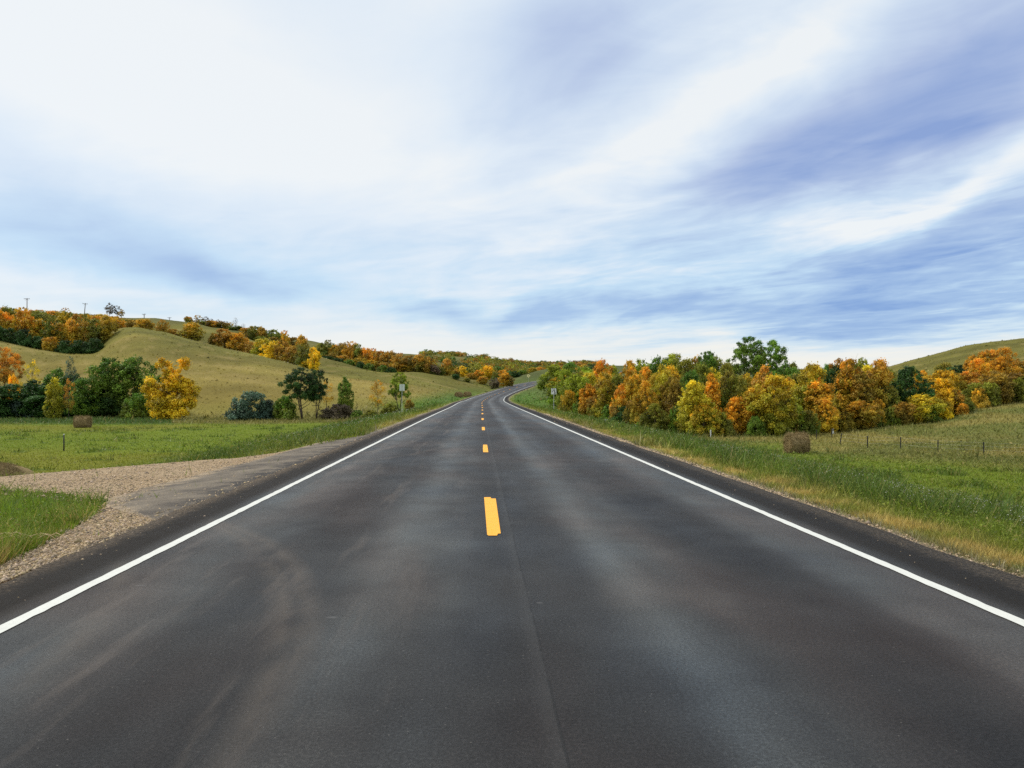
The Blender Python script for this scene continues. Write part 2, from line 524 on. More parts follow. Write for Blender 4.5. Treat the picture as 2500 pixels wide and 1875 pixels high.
class MB:
    """collects boxes, tubes and polygons; builds one mesh"""

    def __init__(self):
        self.v, self.f, self.n = [], [], 0

    def add(self, V, F):
        self.v.append(np.asarray(V, float))
        self.f += [[i + self.n for i in q] for q in F]
        self.n += len(V)

    def box(self, c, s, rz=0.0, ry=0.0):
        c = np.array(c, float)
        s = np.array(s, float) / 2
        P = np.array([[i, j, k] for i in (-1, 1) for j in (-1, 1) for k in (-1, 1)], float) * s
        if ry:
            P = P @ np.array([[math.cos(ry), 0, -math.sin(ry)], [0, 1, 0], [math.sin(ry), 0, math.cos(ry)]])
        if rz:
            P = P @ np.array([[math.cos(rz), math.sin(rz), 0], [-math.sin(rz), math.cos(rz), 0], [0, 0, 1]])
        self.add(P + c, [(0, 1, 3, 2), (4, 6, 7, 5), (0, 4, 5, 1), (2, 3, 7, 6), (0, 2, 6, 4), (1, 5, 7, 3)])

    def tube(self, pts, rad, n=6):
        pts = [np.array(p, float) for p in pts]
        R = []
        for i, p in enumerate(pts):
            t = pts[min(i + 1, len(pts) - 1)] - pts[max(i - 1, 0)]
            t /= np.linalg.norm(t) + 1e-9
            a = np.cross(t, (0, 1, 0) if abs(t[2]) > .8 else (0, 0, 1))
            a /= np.linalg.norm(a) + 1e-9
            b = np.cross(t, a)
            r = rad[i] if hasattr(rad, '__len__') else rad
            R += [p + r * (math.cos(2 * math.pi * k / n) * a + math.sin(2 * math.pi * k / n) * b) for k in range(n)]
        Fc = []
        for i in range(len(pts) - 1):
            for k in range(n):
                k2 = (k + 1) % n
                Fc.append((i * n + k, i * n + k2, (i + 1) * n + k2, (i + 1) * n + k))
        Fc.append(tuple(range(n))[::-1])
        Fc.append(tuple((len(pts) - 1) * n + k for k in range(n)))
        self.add(R, Fc)

    def prism(self, outline, y0, y1):
        """outline in x,z extruded along y"""
        n = len(outline)
        V = [(p[0], y0, p[1]) for p in outline] + [(p[0], y1, p[1]) for p in outline]
        Fc = [tuple(range(n)), tuple(range(2 * n - 1, n - 1, -1))] + [(i, i + n, (i + 1) % n + n, (i + 1) % n) for i in range(n)]
        self.add(V, Fc)

    def mesh(self, name, smooth=False):
        me = bpy.data.meshes.new(name)
        me.from_pydata([tuple(p) for p in np.concatenate(self.v)], [], self.f)
        if smooth:
            for p in me.polygons:
                p.use_smooth = True
        me.update()
        return me


# ------------------------------------------------------------------ materials
def material(name):
    m_ = bpy.data.materials.new(name)
    m_.use_nodes = True
    N = NT(m_.node_tree)
    out = N.n('ShaderNodeOutputMaterial')
    return m_, N, out


def simple(name, col, rough=.6, metal=0.0, var=.25, scale=8.0, bump=0.0, spec=.4):
    m_, N, out = material(name)
    tc = N.n('ShaderNodeTexCoord').outputs['Object']
    f = N.noise(tc, scale, 4, .6)
    v = N.m('ADD', 1 - var, N.m('MULTIPLY', f, 2 * var))
    c = N.n('ShaderNodeVectorMath', {'operation': 'SCALE'}, _0=tuple(col), Scale=v)
    b = N.n('ShaderNodeBsdfPrincipled', None, Base_Color=c.outputs[0], Roughness=rough, Metallic=metal, Specular_IOR_Level=spec)
    if bump:
        bp = N.n('ShaderNodeBump', None, Strength=bump, Distance=.02, Height=N.noise(tc, scale * 3, 4, .6))
        N.t.links.new(bp.outputs[0], b.inputs['Normal'])
    N.t.links.new(b.outputs[0], out.inputs[0])
    return m_


def leafy(name, use_vertex=False):
    """foliage: primary colour = object colour, second colour = property leaf2, mixed leaf by leaf"""
    m_, N, out = material(name)
    if use_vertex:
        c = N.n('ShaderNodeVertexColor', {'layer_name': 'col'}).outputs['Color']
    else:
        info = N.n('ShaderNodeObjectInfo')
        sec = N.n('ShaderNodeAttribute', {'attribute_type': 'OBJECT', 'attribute_name': 'leaf2'})
        tone = N.n('ShaderNodeVertexColor', {'layer_name': 'col'})
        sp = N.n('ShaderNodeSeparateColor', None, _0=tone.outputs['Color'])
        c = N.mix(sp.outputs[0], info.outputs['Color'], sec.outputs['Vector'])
        val = N.m('ADD', .32, N.m('MULTIPLY', sp.outputs[1], 1.36))
        val = N.m('MULTIPLY', val, N.m('ADD', .86, N.m('MULTIPLY', info.outputs['Random'], .28)))
        c = N.n('ShaderNodeVectorMath', {'operation': 'SCALE'}, _0=c, Scale=val).outputs[0]
    b = N.n('ShaderNodeBsdfPrincipled', None, Base_Color=c, Roughness=.55, Specular_IOR_Level=.3)
    tr = N.n('ShaderNodeBsdfTranslucent', None, Color=c)
    mx = N.n('ShaderNodeMixShader', None, Fac=.32)
    N.t.links.new(b.outputs[0], mx.inputs[1])
    N.t.links.new(tr.outputs[0], mx.inputs[2])
    N.t.links.new(mx.outputs[0], out.inputs[0])
    return m_


def ground_mat(name):
    m_, N, out = material(name)
    tc = N.n('ShaderNodeTexCoord').outputs['Object']
    c = N.n('ShaderNodeVertexColor', {'layer_name': 'col'}).outputs['Color']
    f1, f2, f3 = N.noise(tc, .35, 5, .65), N.noise(tc, 3.0, 5, .7), N.noise(tc, .06, 4, .6)
    v = N.m('ADD', .38, N.m('ADD', N.m('MULTIPLY', f1, .5), N.m('MULTIPLY', f2, .6)))
    v = N.m('ADD', v, N.m('MULTIPLY', N.m('SUBTRACT', f3, .5), .5))
    c = N.n('ShaderNodeVectorMath', {'operation': 'SCALE'}, _0=c, Scale=v).outputs[0]
    bp = N.n('ShaderNodeBump', None, Strength=.7, Distance=.15, Height=N.m('ADD', f2, N.m('MULTIPLY', f1, 2.0)))
    b = N.n('ShaderNodeBsdfPrincipled', None, Base_Color=c, Roughness=.95, Specular_IOR_Level=.1, Normal=bp.outputs[0])
    N.t.links.new(b.outputs[0], out.inputs[0])
    return m_


def asphalt_mat():
    m_, N, out = material('asphalt')
    uv = N.n('ShaderNodeUVMap', {'uv_map': 'uv'}).outputs[0]
    sp = N.n('ShaderNodeSeparateXYZ', None, _0=uv)
    u, v = sp.outputs[0], sp.outputs[1]
    st = N.n('ShaderNodeCombineXYZ', None, _0=u, _1=N.m('MULTIPLY', v, .10), _2=0.0).outputs[0]
    st2 = N.n('ShaderNodeCombineXYZ', None, _0=u, _1=N.m('MULTIPLY', v, .35), _2=2.0).outputs[0]
    wob = N.m('MULTIPLY', N.m('SUBTRACT', N.noise(st, .9, 3, .5), .5), .6)
    uw = N.m('ADD', u, wob)
    t = N.m('DIVIDE', N.m('ADD', uw, 5.0), 10.0)
    P = lambda x: (x + 5) / 10
    lane = N.ramp(t, [(P(-3.75), .62), (P(-3.2), .82), (P(-2.75), .55), (P(-2.2), .08), (P(-1.75), .16), (P(-1.1), .85), (P(-.6), .50), (P(-.1), .10), (P(.5), .14), (P(1.05), .98), (P(1.5), .55),
                      (P(2.05), .06), (P(2.5), .16), (P(3.05), .88), (P(3.6), .75)], 'EASE')
    n1 = N.noise(st2, .55, 4, .6)
    n2 = N.noise(uv, 1.1, 4, .6)
    mixv = N.m('ADD', N.m('ADD', N.m('MULTIPLY', lane, .48), .16), N.m('ADD', N.m('MULTIPLY', N.m('SUBTRACT', n1, .5), .75), N.m('MULTIPLY', N.m('SUBTRACT', n2, .5), .5)), 0, True)
    base = N.ramp(mixv, [(0.0, (.017, .016, .017)), (.35, (.031, .0305, .030)), (.65, (.060, .062, .058)), (1.0, (.112, .117, .107))])
    # slight hue drift: brownish and bluish patches
    hue = N.noise(st2, .8, 2, .5)
    base = N.mix(1.0, base, N.ramp(hue, [(.3, (1.32, 1.0, .86)), (.5, (1, 1, 1)), (.7, (.82, .98, 1.18))]), 'MULTIPLY')
    # aggregate
    ag = N.sstep(N.noise(uv, 46, 5, .85), .38, .62)
    ag2 = N.sstep(N.noise(uv, 170, 2, .7), .3, .7)
    sc = N.m('ADD', .12, N.m('ADD', N.m('MULTIPLY', ag, .95), N.m('MULTIPLY', ag2, .80)))
    base = N.n('ShaderNodeVectorMath', {'operation': 'SCALE'}, _0=base, Scale=sc).outputs[0]
    vo = N.n('ShaderNodeTexVoronoi', None, Vector=uv, Scale=22.0)
    chip = N.m('MULTIPLY', N.m('LESS_THAN', vo.outputs['Distance'], .10), N.m('GREATER_THAN', N.n('ShaderNodeSeparateColor', None, _0=vo.outputs['Color']).outputs[0], .82))
    base = N.mix(N.m('MULTIPLY', chip, .45), base, (.26, .24, .21))
    # pale scuffs, broader than long
    su = N.n('ShaderNodeCombineXYZ', None, _0=N.m('MULTIPLY', u, .9), _1=N.m('MULTIPLY', v, 2.0), _2=7.0).outputs[0]
    vs = N.n('ShaderNodeTexVoronoi', None, Vector=su, Scale=1.3)
    sc2 = N.m('MULTIPLY', N.m('LESS_THAN', vs.outputs['Distance'], N.m('MULTIPLY', N.noise(uv, 9, 3), .13)), N.m('GREATER_THAN', N.n('ShaderNodeSeparateColor', None, _0=vs.outputs['Color']).outputs[1], .6))
    base = N.mix(N.m('MULTIPLY', sc2, .3), base, (.22, .21, .20))
    # dusty tyre marks curving between the driveway and the near lane
    tm = 0.0
    for (uc, vc, Rr, lo) in ((-10.6, 4.0, 9.2, 1), (-10.6, 4.0, 7.7, 1), (-12.0, 24.5, 10.6, 0), (-12.0, 24.5, 9.1, 0), (-13.0, 3.0, 11.6, 1)):
        du, dv = N.m('SUBTRACT', u, uc), N.m('SUBTRACT', v, vc)
        rr2 = N.m('SQRT', N.m('ADD', N.m('MULTIPLY', du, du), N.m('MULTIPLY', dv, dv)))
        q = N.m('DIVIDE', N.m('ABSOLUTE', N.m('SUBTRACT', rr2, Rr)), .17)
        q = N.m('SUBTRACT', 1.0, q, 0, True)
        q = N.m('MULTIPLY', q, N.sstep(dv, -1.5, 1.5) if lo else N.m('SUBTRACT', 1.0, N.sstep(dv, -1.5, 1.5)))
        tm = N.m('MAXIMUM', tm, q)
    tm = N.m('MULTIPLY', tm, N.m('MULTIPLY', N.sstep(N.noise(st2, 2.2, 5, .7), .32, .60), .42))
    base = N.mix(tm, base, (.15, .118, .09))
    # thin dust film drawn out along the lane on the left
    df = N.m('MULTIPLY', N.sstep(N.noise(st, 2.6, 5, .65), .52, .72), N.m('MULTIPLY', N.m('SUBTRACT', 1.0, N.sstep(u, -2.2, .6)), .5))
    base = N.mix(df, base, (.14, .115, .095))
    # construction seam right of the centre line: pale ridge on the left of a dark hairline
    wu = N.m('ADD', N.m('SUBTRACT', u, .115), N.m('MULTIPLY', N.m('SUBTRACT', N.noise(st, 7, 4, .7), .5), .05))
    brk = N.sstep(N.noise(N.n('ShaderNodeCombineXYZ', None, _0=0.0, _1=v, _2=0.0).outputs[0], .9, 4, .8), .40, .52)
    hair = N.m('MULTIPLY', N.m('LESS_THAN', N.m('ABSOLUTE', wu), .009), brk)
    ridge = N.m('MULTIPLY', N.sstep(wu, -.13, -.02), N.m('LESS_THAN', wu, 0.0))
    base = N.mix(N.m('MULTIPLY', ridge, .16), base, (.10, .098, .094))
    base = N.mix(N.m('MULTIPLY', hair, .6), base, (.008, .008, .008))
    # unworn shoulder outside the edge lines
    sh = N.sstep(N.m('ADD', N.m('ABSOLUTE', u), N.m('MULTIPLY', N.m('SUBTRACT', n2, .5), .12)), 3.66, 4.0)
    shc = N.mix(N.m('MULTIPLY', N.noise(uv, 30, 4, .8), 1.0), (.008, .007, .006), (.042, .036, .031))
    dust = N.m('MULTIPLY', N.m('MULTIPLY', N.sstep(N.m('ADD', N.m('ABSOLUTE', u), N.m('MULTIPLY', N.m('SUBTRACT', N.noise(uv, 4, 4, .7), .5), .4)), 4.2, 4.55), N.sstep(N.noise(uv, 26, 4, .8), .38, .6)), .9)
    shc = N.mix(dust, shc, (.20, .155, .11))
    base = N.mix(sh, base, shc)
    rough = N.m('ADD', .74, N.m('SUBTRACT', N.m('MULTIPLY', sh, .2), N.m('MULTIPLY', mixv, .26)))
    bp = N.n('ShaderNodeBump', None, Strength=.7, Distance=.007, Height=N.m('ADD', ag, ag2))
    b = N.n('ShaderNodeBsdfPrincipled', None, Base_Color=base, Roughness=rough, Specular_IOR_Level=N.m('MULTIPLY', N.m('ADD', .24, N.m('MULTIPLY', mixv, .30)), N.m('SUBTRACT', 1.0, N.m('MULTIPLY', sh, .65))), Normal=bp.outputs[0])
    N.t.links.new(b.outputs[0], out.inputs[0])
    return m_


def gravel_mat(name, c1, c2, scale=48.0):
    m_, N, out = material(name)
    tc = N.n('ShaderNodeTexCoord').outputs['Object']
    vo = N.n('ShaderNodeTexVoronoi', None, Vector=tc, Scale=scale)
    r = N.n('ShaderNodeSeparateColor', None, _0=vo.outputs['Color']).outputs[0]
    big = N.noise(tc, .8, 4, .6)
    c = N.mix(N.m('ADD', N.m('MULTIPLY', r, .7), N.m('MULTIPLY', N.m('SUBTRACT', big, .5), 1.2), 0, True), c1, c2)
    c = N.mix(N.m('MULTIPLY', N.sstep(vo.outputs['Distance'], .35, .75), .55), c, tuple(k * .3 for k in c1))
    bp = N.n('ShaderNodeBump', {'invert': True}, Strength=.8, Distance=.02, Height=vo.outputs['Distance'])
    b = N.n('ShaderNodeBsdfPrincipled', None, Base_Color=c, Roughness=.9, Specular_IOR_Level=.25, Normal=bp.outputs[0])
    N.t.links.new(b.outputs[0], out.inputs[0])
    return m_


def apron_mat():
    m_, N, out = material('old_asphalt')
    tc = N.n('ShaderNodeTexCoord').outputs['Object']
    f = N.sstep(N.noise(tc, .9, 6, .7), .32, .68)
    g = N.sstep(N.noise(tc, 50, 4, .8), .3, .7)
    c = N.mix(f, (.075, .061, .047), (.19, .155, .112))
    uvn = N.n('ShaderNodeSeparateXYZ', None, _0=N.n('ShaderNodeUVMap', {'uv_map': 'uv'}).outputs[0])
    ed = N.m('ADD', uvn.outputs[0], N.m('MULTIPLY', N.m('SUBTRACT', N.noise(tc, 1.8, 5, .7), .5), .9))
    c = N.mix(N.m('MULTIPLY', N.sstep(ed, .78, 1.08), N.sstep(N.noise(tc, 34, 4, .8), .30, .62)), c, (.42, .31, .19))
    c = N.mix(N.m('SUBTRACT', 1.0, N.sstep(ed, .02, .3)), c, (.035, .030, .026))
    c = N.n('ShaderNodeVectorMath', {'operation': 'SCALE'}, _0=c, Scale=N.m('ADD', .5, g)).outputs[0]
    bp = N.n('ShaderNodeBump', None, Strength=.4, Distance=.01, Height=g)
    b = N.n('ShaderNodeBsdfPrincipled', None, Base_Color=c, Roughness=.85, Specular_IOR_Level=.3, Normal=bp.outputs[0])
    N.t.links.new(b.outputs[0], out.inputs[0])
    return m_


def paint_mat(name, col, worn=(.2, .19, .17)):
    m_, N, out = material(name)
    tc = N.n('ShaderNodeTexCoord').outputs['Object']
    f = N.noise(tc, 6, 5, .7)
    g = N.noise(tc, 70, 3, .7)
    wr = N.m('ADD', N.m('MULTIPLY', N.sstep(g, .56, .72), .55), N.m('MULTIPLY', N.sstep(N.noise(tc, 14, 5, .8), .58, .75), .35))
    c = N.mix(wr, col, worn)
    c = N.n('ShaderNodeVectorMath', {'operation': 'SCALE'}, _0=c, Scale=N.m('ADD', .82, N.m('MULTIPLY', f, .3))).outputs[0]
    b = N.n('ShaderNodeBsdfPrincipled', None, Base_Color=c, Roughness=.6, Specular_IOR_Level=.3)
    N.t.links.new(b.outputs[0], out.inputs[0])
    return m_


M_LEAF = leafy('foliage')
M_BLADE = leafy('grass_blades', True)
M_BARK = simple('bark', (.075, .058, .045), .9, var=.4, scale=5, bump=.5)
M_GROUND = ground_mat('meadow_soil')
M_ROAD = asphalt_mat()
M_GRAVEL = gravel_mat('gravel', (.34, .23, .125), (.60, .46, .29))
M_APRON = apron_mat()
M_WHITE = paint_mat('white_road_paint', (.68, .68, .62))
M_YELLOW = paint_mat('yellow_road_paint', (.95, .44, .03), (.5, .3, .06))
M_STEEL = simple('galvanised_steel', (.52, .52, .49), .5, .2, .15)
M_GREYWOOD = simple('weathered_wood', (.16, .13, .105), .9, var=.35, scale=4)
M_TPOST = simple('dark_steel_post', (.035, .035, .034), .7, .2, .3)
M_SIGNW = simple('white_sign_face', (.90, .91, .88), .45, 0, .04)
M_SIGNB = simple('sign_back', (.60, .64, .58), .55, .0, .10)
M_BLACK = simple('black_sign_paint', (.012, .012, .012), .5, 0, .1)
M_SIGNY = simple('yellow_sign_face', (.85, .76, .34), .45, 0, .05)
M_POSTW = simple('white_post', (.75, .75, .72), .5, 0, .12)
M_REFL = simple('amber_reflector', (.7, .3, .05), .25, 0, .1)
M_CERAM = simple('insulator', (.25, .27, .28), .3, 0, .1)
M_STONE = leafy('stones', True)


# ------------------------------------------------------------------ setting: ground and hills
def build_ground():
    a1 = np.radians(np.arange(-42, 42.01, .125))
    a2 = np.radians(np.arange(45, 316, 3.0))
    az = np.r_[a1, a2]
    rr = np.r_[np.exp(np.arange(math.log(2.0), math.log(700), .0135)), np.geomspace(705, 3500, 14)]
    A, R = np.meshgrid(az, rr)
    X, Y = R * np.sin(A), R * np.cos(A)
    Z = height(X, Y, under=True)
    nA, nR = len(az), len(rr)
    C = zone_color(X.ravel(), Y.ravel())[0]
    V = np.c_[X.ravel(), Y.ravel(), Z.ravel()]
    cut = int(np.searchsorted(rr, 150.0))

    def part(j0, j1):
        i, j = np.meshgrid(np.arange(nA), np.arange(j0, j1))
        i2 = (i + 1) % nA
        return np.c_[(j * nA + i).ravel(), (j * nA + i2).ravel(), ((j + 1) * nA + i2).ravel(), ((j + 1) * nA + i).ravel()]

    def mk(name, j0, j1):
        F = part(j0, j1)[:, ::-1]
        lo, hi = j0 * nA, (j1 + 1) * nA
        me = new_mesh(name, V[lo:hi], F - lo, C[lo:hi], smooth=True)
        o = obj(name, me, M_GROUND)
        tag(o, kind='structure')
        return o
    mk('ground', 0, cut)
    mk('hills', cut, nR - 1)


build_ground()


# ------------------------------------------------------------------ setting: road, markings, driveway
def ribbon(name, s0, s1, lats, dz, mat, step=1.0, skirt=0.0, wob=None, wf=1.3):
    s = np.arange(s0, s1 + .001, step)
    rows = []
    UV = []
    for k, l in enumerate(lats):
        ll = np.full(s.shape, float(l))
        if wob and k in (0, len(lats) - 1):
            ll = ll + (fbm(s * wf, s * 0 + k, 77 + k) - .5) * wob
        x, y, z = road_pt(s, ll)
        rows.append(np.c_[x, y, z + dz])
        UV.append(np.c_[ll, s])
    if skirt:
        for k, at in ((0, 0), (len(lats) - 1, len(rows))):
            r = rows[k if at == 0 else -1].copy()
            r[:, 2] -= skirt
            uvr = UV[k if at == 0 else -1].copy()
            if at == 0:
                rows.insert(0, r)
                UV.insert(0, uvr)
            else:
                rows.append(r)
                UV.append(uvr)
    n = len(s)
    V = np.concatenate(rows)
    U = np.concatenate(UV)
    k, i = np.meshgrid(np.arange(len(rows) - 1), np.arange(n - 1), indexing='ij')
    F = np.c_[(k * n + i).ravel(), ((k + 1) * n + i).ravel(), ((k + 1) * n + i + 1).ravel(), (k * n + i + 1).ravel()]
    o = obj(name, new_mesh(name, V, F, uv=U), mat)
    tag(o, kind='structure')
    return o


ribbon('road', -80, 420, [-4.55, -3.6, -2.4, -1.2, 0, 1.2, 2.4, 3.6, 4.6], 0.0, M_ROAD, 1.0, .25, .22)
ribbon('edge_line_left', -80, 420, [-3.72, -3.61], .006, M_WHITE, .125, 0.0, .022, 9.0)
ribbon('edge_line_right', -80, 420, [3.61, 3.72], .006, M_WHITE, .125, 0.0, .022, 9.0)


def dashes():
    mb = MB()
    rng = random.Random(4)
    for i in range(-6, 34):
        s = 10.62 + 12.19 * i
        if i == 0:
            out = [(-.19, -1.62), (-.175, -1.68), (-.075, -1.68), (-.062, -1.56), (-.028, -1.55), (-.022, 1.42), (-.095, 1.43), (-.10, 1.58), (-.205, 1.58)]
        else:
            j = lambda: rng.uniform(-.008, .008)
            out = [(-.165 + j(), -1.52), (-.03 + j(), -1.52 + j() * 4), (-.028 + j(), 0), (-.03 + j(), 1.5 + j() * 4), (-.165 + j(), 1.52), (-.168 + j(), 0)]
        pts = []
        for (l, ds) in out:
            x, y, z = road_pt(s + ds, l)
            pts.append((float(x), float(y), float(z) + .006))
        mb.add(pts, [tuple(range(len(pts)))])
    o = obj('centre_line_dashes', mb.mesh('centre_line_dashes'), M_YELLOW)
    tag(o, kind='structure')


dashes()


def sheet(name, xs, lo, hi, nv, dz, mat, wob=.25):
    """a sheet laid on the terrain between y=lo(x) and y=hi(x)"""
    xs = np.asarray(xs)
    t = np.linspace(0, 1, nv)
    a = lo(xs) + (fbm(xs * 1.7, xs * 0, 91) - .5) * wob
    b = hi(xs) + (fbm(xs * 1.7, xs * 0 + 9, 92) - .5) * wob
    X = np.repeat(xs[:, None], nv, 1)
    Y = a[:, None] + (b - a)[:, None] * t
    Z = height(X, Y) + dz
    Lr, _s, Zr = road_near(X, Y)
    Z = np.where((np.abs(Lr) < 4.62).reshape(Z.shape), Zr.reshape(Z.shape) - .15, Z)
    n = nv
    i, j = np.meshgrid(np.arange(len(xs) - 1), np.arange(nv - 1), indexing='ij')
    F = np.c_[(i * n + j).ravel(), ((i + 1) * n + j).ravel(), ((i + 1) * n + j + 1).ravel(), (i * n + j + 1).ravel()]
    o = obj(name, new_mesh(name, np.c_[X.ravel(), Y.ravel(), Z.ravel()], F, smooth=True), mat)
    tag(o, kind='structure')


sheet('gravel_driveway', np.linspace(-56, -4.6, 330), lambda x: np.maximum(drive_edges(x)[0], 2.0), lambda x: drive_edges(x)[1], 160, .012, M_GRAVEL)
def apron():
    """old paved apron between the asphalt edge and the gravel, laid out along the road"""
    ss = np.linspace(10.2, 35.5, 220)
    out = np.interp(ss, [10.2, 10.8, 11.6, 12.4, 13.6, 15, 20.5, 24, 28, 32, 35.5], [.02, .4, 1.1, 1.7, 2.2, 2.3, 2.0, 1.75, 1.3, .8, .02]) + (fbm(ss * 1.5, ss * 0, 93) - .5) * .22
    t = np.linspace(0, 1, 40)
    lat = -4.50 - np.maximum(out, .01)[:, None] * t
    X, Y, Zr = road_pt(np.repeat(ss[:, None], 40, 1), lat)
    Z = height(X, Y) + .017
    Z = np.where(np.abs(lat) < 4.62, np.minimum(Z, Zr - .012), Z)
    i, j = np.meshgrid(np.arange(219), np.arange(39), indexing='ij')
    n = 40
    F = np.c_[(i * n + j).ravel(), (i * n + j + 1).ravel(), ((i + 1) * n + j + 1).ravel(), ((i + 1) * n + j).ravel()]
    o = obj('paved_apron', new_mesh('paved_apron', np.c_[X.ravel(), Y.ravel(), Z.ravel()], F, uv=np.c_[np.tile(t, 220), np.repeat(ss, 40)], smooth=True), M_APRON)
    tag(o, kind='structure')


apron()


# ------------------------------------------------------------------ stuff: grass, flowers, stones
def on_drive(x, y, pad=0.0):
    nr, fr = drive_edges(x)
    return (x < -4.3) & (y > nr - pad) & (y < fr + pad)


def grass():
    rng = np.random.default_rng(11)

    def sample(n, px0, px1, D0, D1, p=1.0):
        px = rng.uniform(px0, px1, n)
        t = rng.uniform(0, 1, n)
        D = (D0 ** -p + t * (D1 ** -p - D0 ** -p)) ** (-1 / p)
        return (px - CXS) / FS * D, D
    def tufts(n, k, *a):
        x, y = sample(n, *a)
        g = rng.lognormal(0, .5, n)
        vc = rng.uniform(.55, 1.45, n)
        hh_ = rng.uniform(.6, 1.5, n)
        x, y, g, vc, hh_ = [np.repeat(q, k) for q in (x, y, g, vc, hh_)]
        a1, r1 = rng.uniform(0, 6.283, x.size), np.abs(rng.normal(0, .075, x.size)) * g * (1 + y * .02)
        return x + np.cos(a1) * r1, y + np.sin(a1) * r1, vc, hh_, a1
    def solo(*a):
        x, y = sample(*a)
        return x, y, rng.uniform(.8, 1.2, x.size), np.ones(x.size), rng.uniform(0, 6.283, x.size)
    sets = [tufts(23000, 18, 1250, 3500, 5.5, 60), solo(160000, 1250, 3500, 5.5, 60), tufts(8000, 16, -900, 1000, 6.0, 30), solo(85000, -900, 1000, 6.0, 30), solo(290000, -700, 3200, 28, 140, .5), solo(60000, -150, 2650, 130, 300, .3)]
    x = np.concatenate([s[0] for s in sets])
    y = np.concatenate([s[1] for s in sets])
    tv, th_, ta = [np.concatenate([s[k] for s in sets]) for k in (2, 3, 4)]
    c, h, (L, S, zr, px, D, gr) = zone_color(x, y)
    dr = on_drive(x, y)
    keep = (np.abs(L) > 4.75) & ((~dr) | (rng.uniform(0, 1, x.size) < .004)) & (gr < rng.uniform(0, 1, x.size) * .9 + .05)
    x, y, c, h, D, L, S, tv, th_, ta = [q[keep] for q in (x, y, c, h, D, L, S, tv, th_, ta)]
    n = x.size
    scrub = (D > 130) & (rng.uniform(0, 1, n) < .05)
    h = np.where(scrub, h * rng.uniform(.9, 1.9, n), h)
    c[scrub] *= .62
    left = (x < 0) & (D < 17) & (L > -14)
    h = np.where(left, .10 + .16 * sst(fbm(x / .9, y / .9, 63), .35, .7), h)
    c[left] = np.array([.12, .175, .014]) * (.7 + .6 * fbm(x[left] / .6, y[left] / .6, 65))[:, None]
    ed = left & (rng.uniform(0, 1, n) < np.clip(.12 + .8 * sst(fbm(x / .5, y / .5, 67), .5, .7), 0, 1) * (1 - sst(-L, 5.2, 7.5)))
    c[ed] = np.array([.34, .25, .075])
    z = height(x, y)
    hh = h * rng.uniform(.45, 1.2, n) * th_
    w = np.maximum(.006, D * .00062) * rng.uniform(.6, 1.4, n)
    w = np.minimum(np.where(scrub, w * 3.0, w), np.where(scrub, 1.0, np.maximum(hh * .5, .006)))
    ang = rng.uniform(0, 2 * np.pi, n)
    ca, sa = np.cos(ang), np.sin(ang)
    lean = rng.uniform(.2, 1.1, n) * hh
    la = ta + rng.normal(0, .5, n)
    P0 = np.c_[x - ca * w, y - sa * w, z - .02]
    P1 = np.c_[x + ca * w, y + sa * w, z - .02]
    P2 = np.c_[x + np.cos(la) * lean, y + np.sin(la) * lean, z + hh]
    # leafy weeds: part of the growth away from the straw strip is small leaves held at all heights
    lf = (rng.uniform(0, 1, n) < .6) & (h > .11) & (np.abs(L) > 5.8) & (D < 75)
    m_ = int(lf.sum())
    ctr = np.c_[x, y, z + rng.uniform(.15, 1.0, n) * hh][lf]
    sz = (np.maximum(.012, D * .00085) * rng.uniform(.8, 1.8, n))[lf][:, None]
    P0[lf], P1[lf], P2[lf] = [ctr + rng.normal(0, .75, (m_, 3)) * sz for _ in range(3)]
    V = np.stack([P0, P1, P2], 1).reshape(-1, 3)
    cj = c * (rng.uniform(.65, 1.4, n) * tv)[:, None]
    yel = rng.uniform(0, 1, n) < .10
    cj[yel] = cj[yel] * .4 + np.array([.30, .23, .08]) * .6
    Cc = np.repeat(cj * np.where(D > 125, 1.6, 1.3)[:, None], 3, 0)
    o = obj('grass', new_mesh('grass', V, np.arange(3 * n).reshape(-1, 3), Cc), M_BLADE)
    tag(o, 'short and rough grass, green in the fields and straw coloured beside the asphalt', 'grass', kind='stuff')

    # small white wildflowers in the roadside weeds
    fx, fy = sample(9000, 1450, 2600, 8, 45, .8)
    _, _, (L, S, zr, px, D, gr) = zone_color(fx, fy)
    k = (L > 6.3) & (L < 17) & (fbm(fx / 1.5, fy / 1.5, 101) + .3 * fbm(fx / .4, fy / .4, 103) > .72)
    fx, fy = fx[k], fy[k]
    lx, ly = sample(1500, 600, 1050, 40, 110, .8)
    _, _, (L, *_r) = zone_color(lx, ly)
    k = (L < -6.5) & (L > -15) & (fbm(lx / 2, ly / 2, 105) > .55)
    fx, fy = np.r_[fx, lx[k]], np.r_[fy, ly[k]]
    n = fx.size
    fz = height(fx, fy) + rng.uniform(.22, .45, n)
    s = np.maximum(.010, fy * .0005) * rng.uniform(.5, 1.1, n)
    V, F = [], []
    off = np.array([(1, 0, .3), (0, 1, .2), (-1, 0, .3), (0, -1, .2), (0, 0, 1.0), (0, 0, -.5)])
    V = (np.c_[fx, fy, fz][:, None, :] + off[None] * s[:, None, None]).reshape(-1, 3)
    tri = np.array([(0, 1, 4), (1, 2, 4), (2, 3, 4), (3, 0, 4), (1, 0, 5), (2, 1, 5), (3, 2, 5), (0, 3, 5)])
    F = (tri[None] + (np.arange(n) * 6)[:, None, None]).reshape(-1, 3)
    col = np.repeat(np.array([[.70, .70, .60]]) * rng.uniform(.6, 1.1, (n, 1)), 6, 0)
    o = obj('wildflowers', new_mesh('wildflowers', V, F, col), M_BLADE)
    tag(o, 'tiny white wildflowers among the green roadside weeds', 'flowers', kind='stuff')

    # loose stones: on the driveway, in the strip beside the asphalt and a few on the shoulder
    xs, ys = [], []
